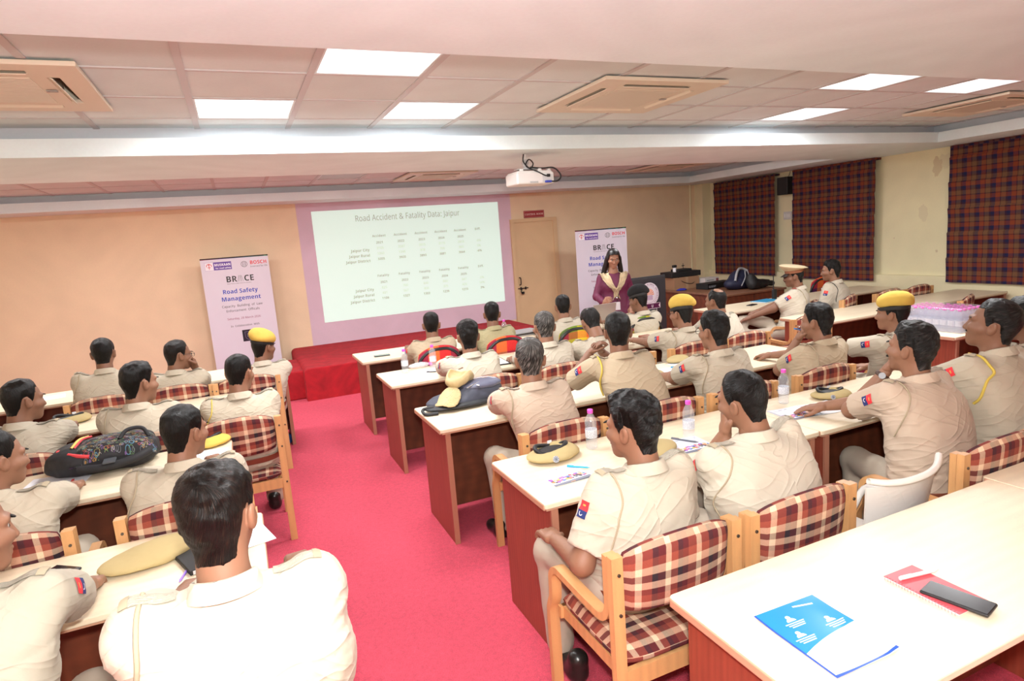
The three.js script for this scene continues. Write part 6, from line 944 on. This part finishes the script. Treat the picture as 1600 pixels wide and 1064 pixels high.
// ---------------------------------------------------------------- the speaking woman
{
  const base = [4.52, -6.98], o = thing('person', 'woman in a maroon tunic with beige scarf speaking at the front', 'person', [base[0], 0, base[1]]);
  const psi = -2.80, F = [Math.sin(psi), 0, -Math.cos(psi)], R = [Math.cos(psi), 0, Math.sin(psi)], up = [0, 1, 0];
  const P = (r, y, f) => [R[0] * r + F[0] * f, y, R[2] * r + F[2] * f];
  const H = P(0, 1.60 - 0.13, 0.045), hq = new THREE.Quaternion().setFromEuler(new THREE.Euler(-0.28, -(psi - 0.12 + 0.18), 0.03, 'YXZ')), loc = (x, y, z) => { const v = V(x, y, z).applyQuaternion(hq); return [H[0] + v.x, H[1] + v.y, H[2] + v.z]; };
  const N = P(0, 1.30, 0.0), SL = P(-0.165, 1.225, 0.0), SR = P(0.165, 1.225, 0.0);
  const [ER, WR] = ik(SR, P(0.20, 0.93, 0.26), 0.25, 0.23, P(0.5, -0.7, -0.6)), [EL, WL] = ik(SL, P(-0.20, 0.84, 0.12), 0.25, 0.23, P(-0.5, -0.2, -0.8));
  const A = [0.28, 0.275, 0.265, 0.25, 0.235, 0.215, 0.195, 0.18, 0.185, 0.175, 0.10], B = [0.19, 0.185, 0.18, 0.172, 0.16, 0.145, 0.13, 0.12, 0.135, 0.11, 0.075];
  const dress = (x, y, z) => {
    const t = clamp((y - 0.42) / 0.86, 0, 1), dx = Math.abs(x * R[0] + z * R[2]), dz = x * F[0] + z * F[2], a = lut(A, t), b = lut(B, t), q = Math.pow(Math.pow(dx / a, 2.3) + Math.pow(Math.abs(dz) / b, 2.3), 1 / 2.3);
    let d = Math.max((q - 1) * Math.min(a, b) * 0.9, 0.42 - y, y - 1.285);
    for (const [S, E, W] of [[SL, EL, WL], [SR, ER, WR]]) { const k = smin(cone(x, y, z, S, E, 0.056, 0.05), cone(x, y, z, E, add(E, sub(W, E), 0.86), 0.05, 0.042), 0.02); d = smin(d, k, 0.03); }
    return d - 0.006 * fbm(x * 8, y * 7, z * 8) - 0.008 * (1 - t) * Math.sin(Math.atan2(dz, x * R[0] + z * R[2]) * 11) * 0.6;
  };
  mesh('tunic', sdfMesh(dress, [-0.55, 0.38, -0.55], [0.55, 1.33, 0.55], 0.011, 2.0), M({ color: lin(0.135, 0.014, 0.055), roughness: 0.6 }), o);
  mesh('leggings', sdfMesh((x, y, z) => smin(cone(x, y, z, P(-0.08, 0.6, 0), P(-0.08, 0.06, 0), 0.07, 0.042), cone(x, y, z, P(0.08, 0.6, 0), P(0.08, 0.06, 0), 0.07, 0.042), 0.01), [-0.25, 0, -0.25], [0.25, 0.72, 0.25], 0.014), M({ color: lin(0.03, 0.01, 0.02), roughness: 0.8 }), o);
  for (const s of [-1, 1]) { const g = mesh('shoe', gShoe, mShoe, o); g.position.set(...P(s * 0.08, 0, 0)); g.rotation.y = -psi; g.scale.setScalar(0.85); }
  const arms = [[EL, WL, -1], [ER, WR, 1]];
  const geos = [onlyPN(sdfMesh((x, y, z) => { let d = smin(cone(x, y, z, N, loc(0, -0.09, 0.025), 0.056, 0.049), cone(x, y, z, SL, SR, 0.04, 0.04), 0.05); d = smin(d, cone(x, y, z, N, P(0, 0.75, 0), 0.05, 0.09), 0.05); for (const [S, E, W] of [[SL, EL, WL], [SR, ER, WR]]) d = smin(d, smin(cone(x, y, z, S, E, 0.04, 0.036), cone(x, y, z, E, W, 0.036, 0.023), 0.02), 0.02); return d; }, [-0.5, 0.6, -0.5], [0.5, 1.46, 0.5], 0.009))];
  geos.push(onlyPN(headGeo.near).applyMatrix4(new THREE.Matrix4().compose(V(...H), hq, V(0.98, 0.98, 0.98))));
  arms.forEach(([E, W, s]) => { const d = s > 0 ? unit(P(-0.5, 0.35, 0.6)) : unit(sub(W, E)); let n = s > 0 ? P(-0.6, 0.0, -0.8) : [0, -1, 0]; n = unit(add(n, d, -dot(n, d))); const zx = add([0, 0, 0], d, -1), yx = add([0, 0, 0], n, -1), m = new THREE.Matrix4().makeBasis(V(...cross(yx, zx)), V(...yx), V(...zx)).setPosition(...W).multiply(new THREE.Matrix4().makeScale(s * 0.9, 0.9, 0.9)); const g = onlyPN(handOf(s > 0 ? 'curl' : 'relaxed', true)).applyMatrix4(m); if (s < 0) { const x = g.index.array; for (let k = 0; k < x.length; k += 3) { const t = x[k]; x[k] = x[k + 1]; x[k + 1] = t; } } geos.push(g); });
  mesh('body', mergeGeometries(geos, false), mSkin[3], o);
  for (const q of [-1, 1]) { const e = mesh('eye', eyeG, mEye, o); e.position.set(...loc(q * 0.0295, 0.007, -0.0745)); const i = mesh('iris', irisG, mIris, e); i.position.copy(V(0, -0.003, -0.0062).applyQuaternion(hq)); const b = mesh('eyebrow', browG, mHair.black, o); b.position.set(...loc(q * 0.030, 0.027, -0.0865)); b.quaternion.copy(hq); const er = mesh('earring', new THREE.SphereGeometry(0.006, 8, 6), mBrass, o); er.position.set(...loc(q * 0.082, -0.03, 0.012)); }
  const lips = mesh('lips', new THREE.SphereGeometry(1, 12, 8).scale(0.017, 0.006, 0.005), M({ color: lin(0.35, 0.07, 0.07), roughness: 0.4 }), o); lips.position.set(...loc(0, -0.0615, -0.0905)); lips.quaternion.copy(hq);
  // long hair: cap with a middle parting and two falls, one over each shoulder
  const hg = sdfMesh((x, y, z) => {
    const a = Math.atan2(Math.abs(x), -(z - 0.012)); let d = ell(x, y, z, [0, 0.03, 0.012], [0.074, 0.088, 0.095]) - 0.018 - 0.003 * fbm(x * 20, y * 9, z * 20);
    const ym = mixn(0.082 - 0.02 * Math.min(1, a), -0.06, sstep(0.75, 1.15, a)); d = Math.max(d, (ym - y) * 0.8);
    let f = cone(x, y, z, [0, 0.0, 0.06], [0, -0.26, 0.075], 0.07, 0.055); f = smin(f, cone(x, y, z, [-0.075, 0.0, 0.01], [-0.115, -0.22, 0.0], 0.034, 0.03), 0.03); f = smin(f, cone(x, y, z, [0.076, 0.0, 0.015], [0.125, -0.22, 0.02], 0.034, 0.036), 0.03);
    f += 0.006 * N3(x * 50, y * 6, z * 50) ; return smin(d, f, 0.02);
  }, [-0.16, -0.34, -0.14], [0.16, 0.17, 0.18], 0.006, 2.2);
  const hair = mesh('hair', hg, M({ color: lin(0.01, 0.008, 0.008), roughness: 0.4 }), o); hair.position.set(...H); hair.quaternion.copy(hq); hair.scale.setScalar(0.99);
  // scarf: two pleated bands from the shoulders meeting in a deep V on the chest
  const proj = (p, dir, l) => { for (let i = 0; i < 60; i++) { const d = dress(...p); if (d < 0.002) break; p = add(p, dir, -Math.max(0.001, Math.min(d, 0.05) * 0.7)); } return add(p, dir, l); };
  const mScarf = M({ map: speck(128, 8, 0.25, [0.74, 0.66, 0.53], 5), roughness: 0.8 });
  const grip = (p, l) => { for (let n = 0; n < 16; n++) { const e = 0.004, d = dress(...p), g = [dress(p[0] + e, p[1], p[2]) - d, dress(p[0], p[1] + e, p[2]) - d, dress(p[0], p[1], p[2] + e) - d], gl = len(g) || 1; if (Math.abs(d - l) < 0.001) break; p = add(p, g, -clamp(d - l, -0.03, 0.03) / gl); } return p; };
  for (const s of [-1, 1]) { const key = [[0.15, 1.20, -0.16], [0.135, 1.27, -0.06], [0.13, 1.285, 0.04], [0.115, 1.22, 0.15], [0.06, 1.11, 0.19], [0.0, 1.00, 0.2]]; mesh('scarf', gridGeo(30, 12, (u, v) => { const q = u * 4.999, i = Math.floor(q), f = q - i, k = key[i].map((c, j) => mixn(c, key[i + 1][j], f)), w = (v - 0.5) * 0.19; return grip(P(s * (k[0] + w * 0.75), k[1] + w * (0.1 + 0.55 * u), k[2]), 0.010 + 0.006 * Math.sin(v * 24 + u * 5)); }, [0.5, 0.15]), mScarf, o); }
  mesh('scarf_tail', gridGeo(10, 16, (u, v) => P(-0.185 + (u - 0.5) * 0.05, 1.25 - v * 0.42, -0.10 - 0.05 * Math.sin(v * 3) + (u - 0.5) * 0.06 + 0.008 * Math.sin(u * 20))), mScarf, o);
  const idp = proj(P(0.0, 0.86, 0.4), F, 0.012); mesh('lanyard', tube([proj(P(-0.03, 1.02, 0.4), F, 0.016), proj(P(-0.012, 0.95, 0.4), F, 0.012), proj(P(0, 0.90, 0.4), F, 0.012)], 0.004, 16, 5), mBlack2, o); const id = mesh('identity_card', rbox(0.075, 0.105, 0.004, 0.004), mPaper, o); id.position.set(...idp); id.rotation.y = -psi + Math.PI; const mic = mesh('clip_badge', new THREE.SphereGeometry(0.016, 12, 8), mSteel, o); mic.position.set(...proj(P(0, 0.965, 0.4), F, 0.014));
}
renderer.render(scene, camera);
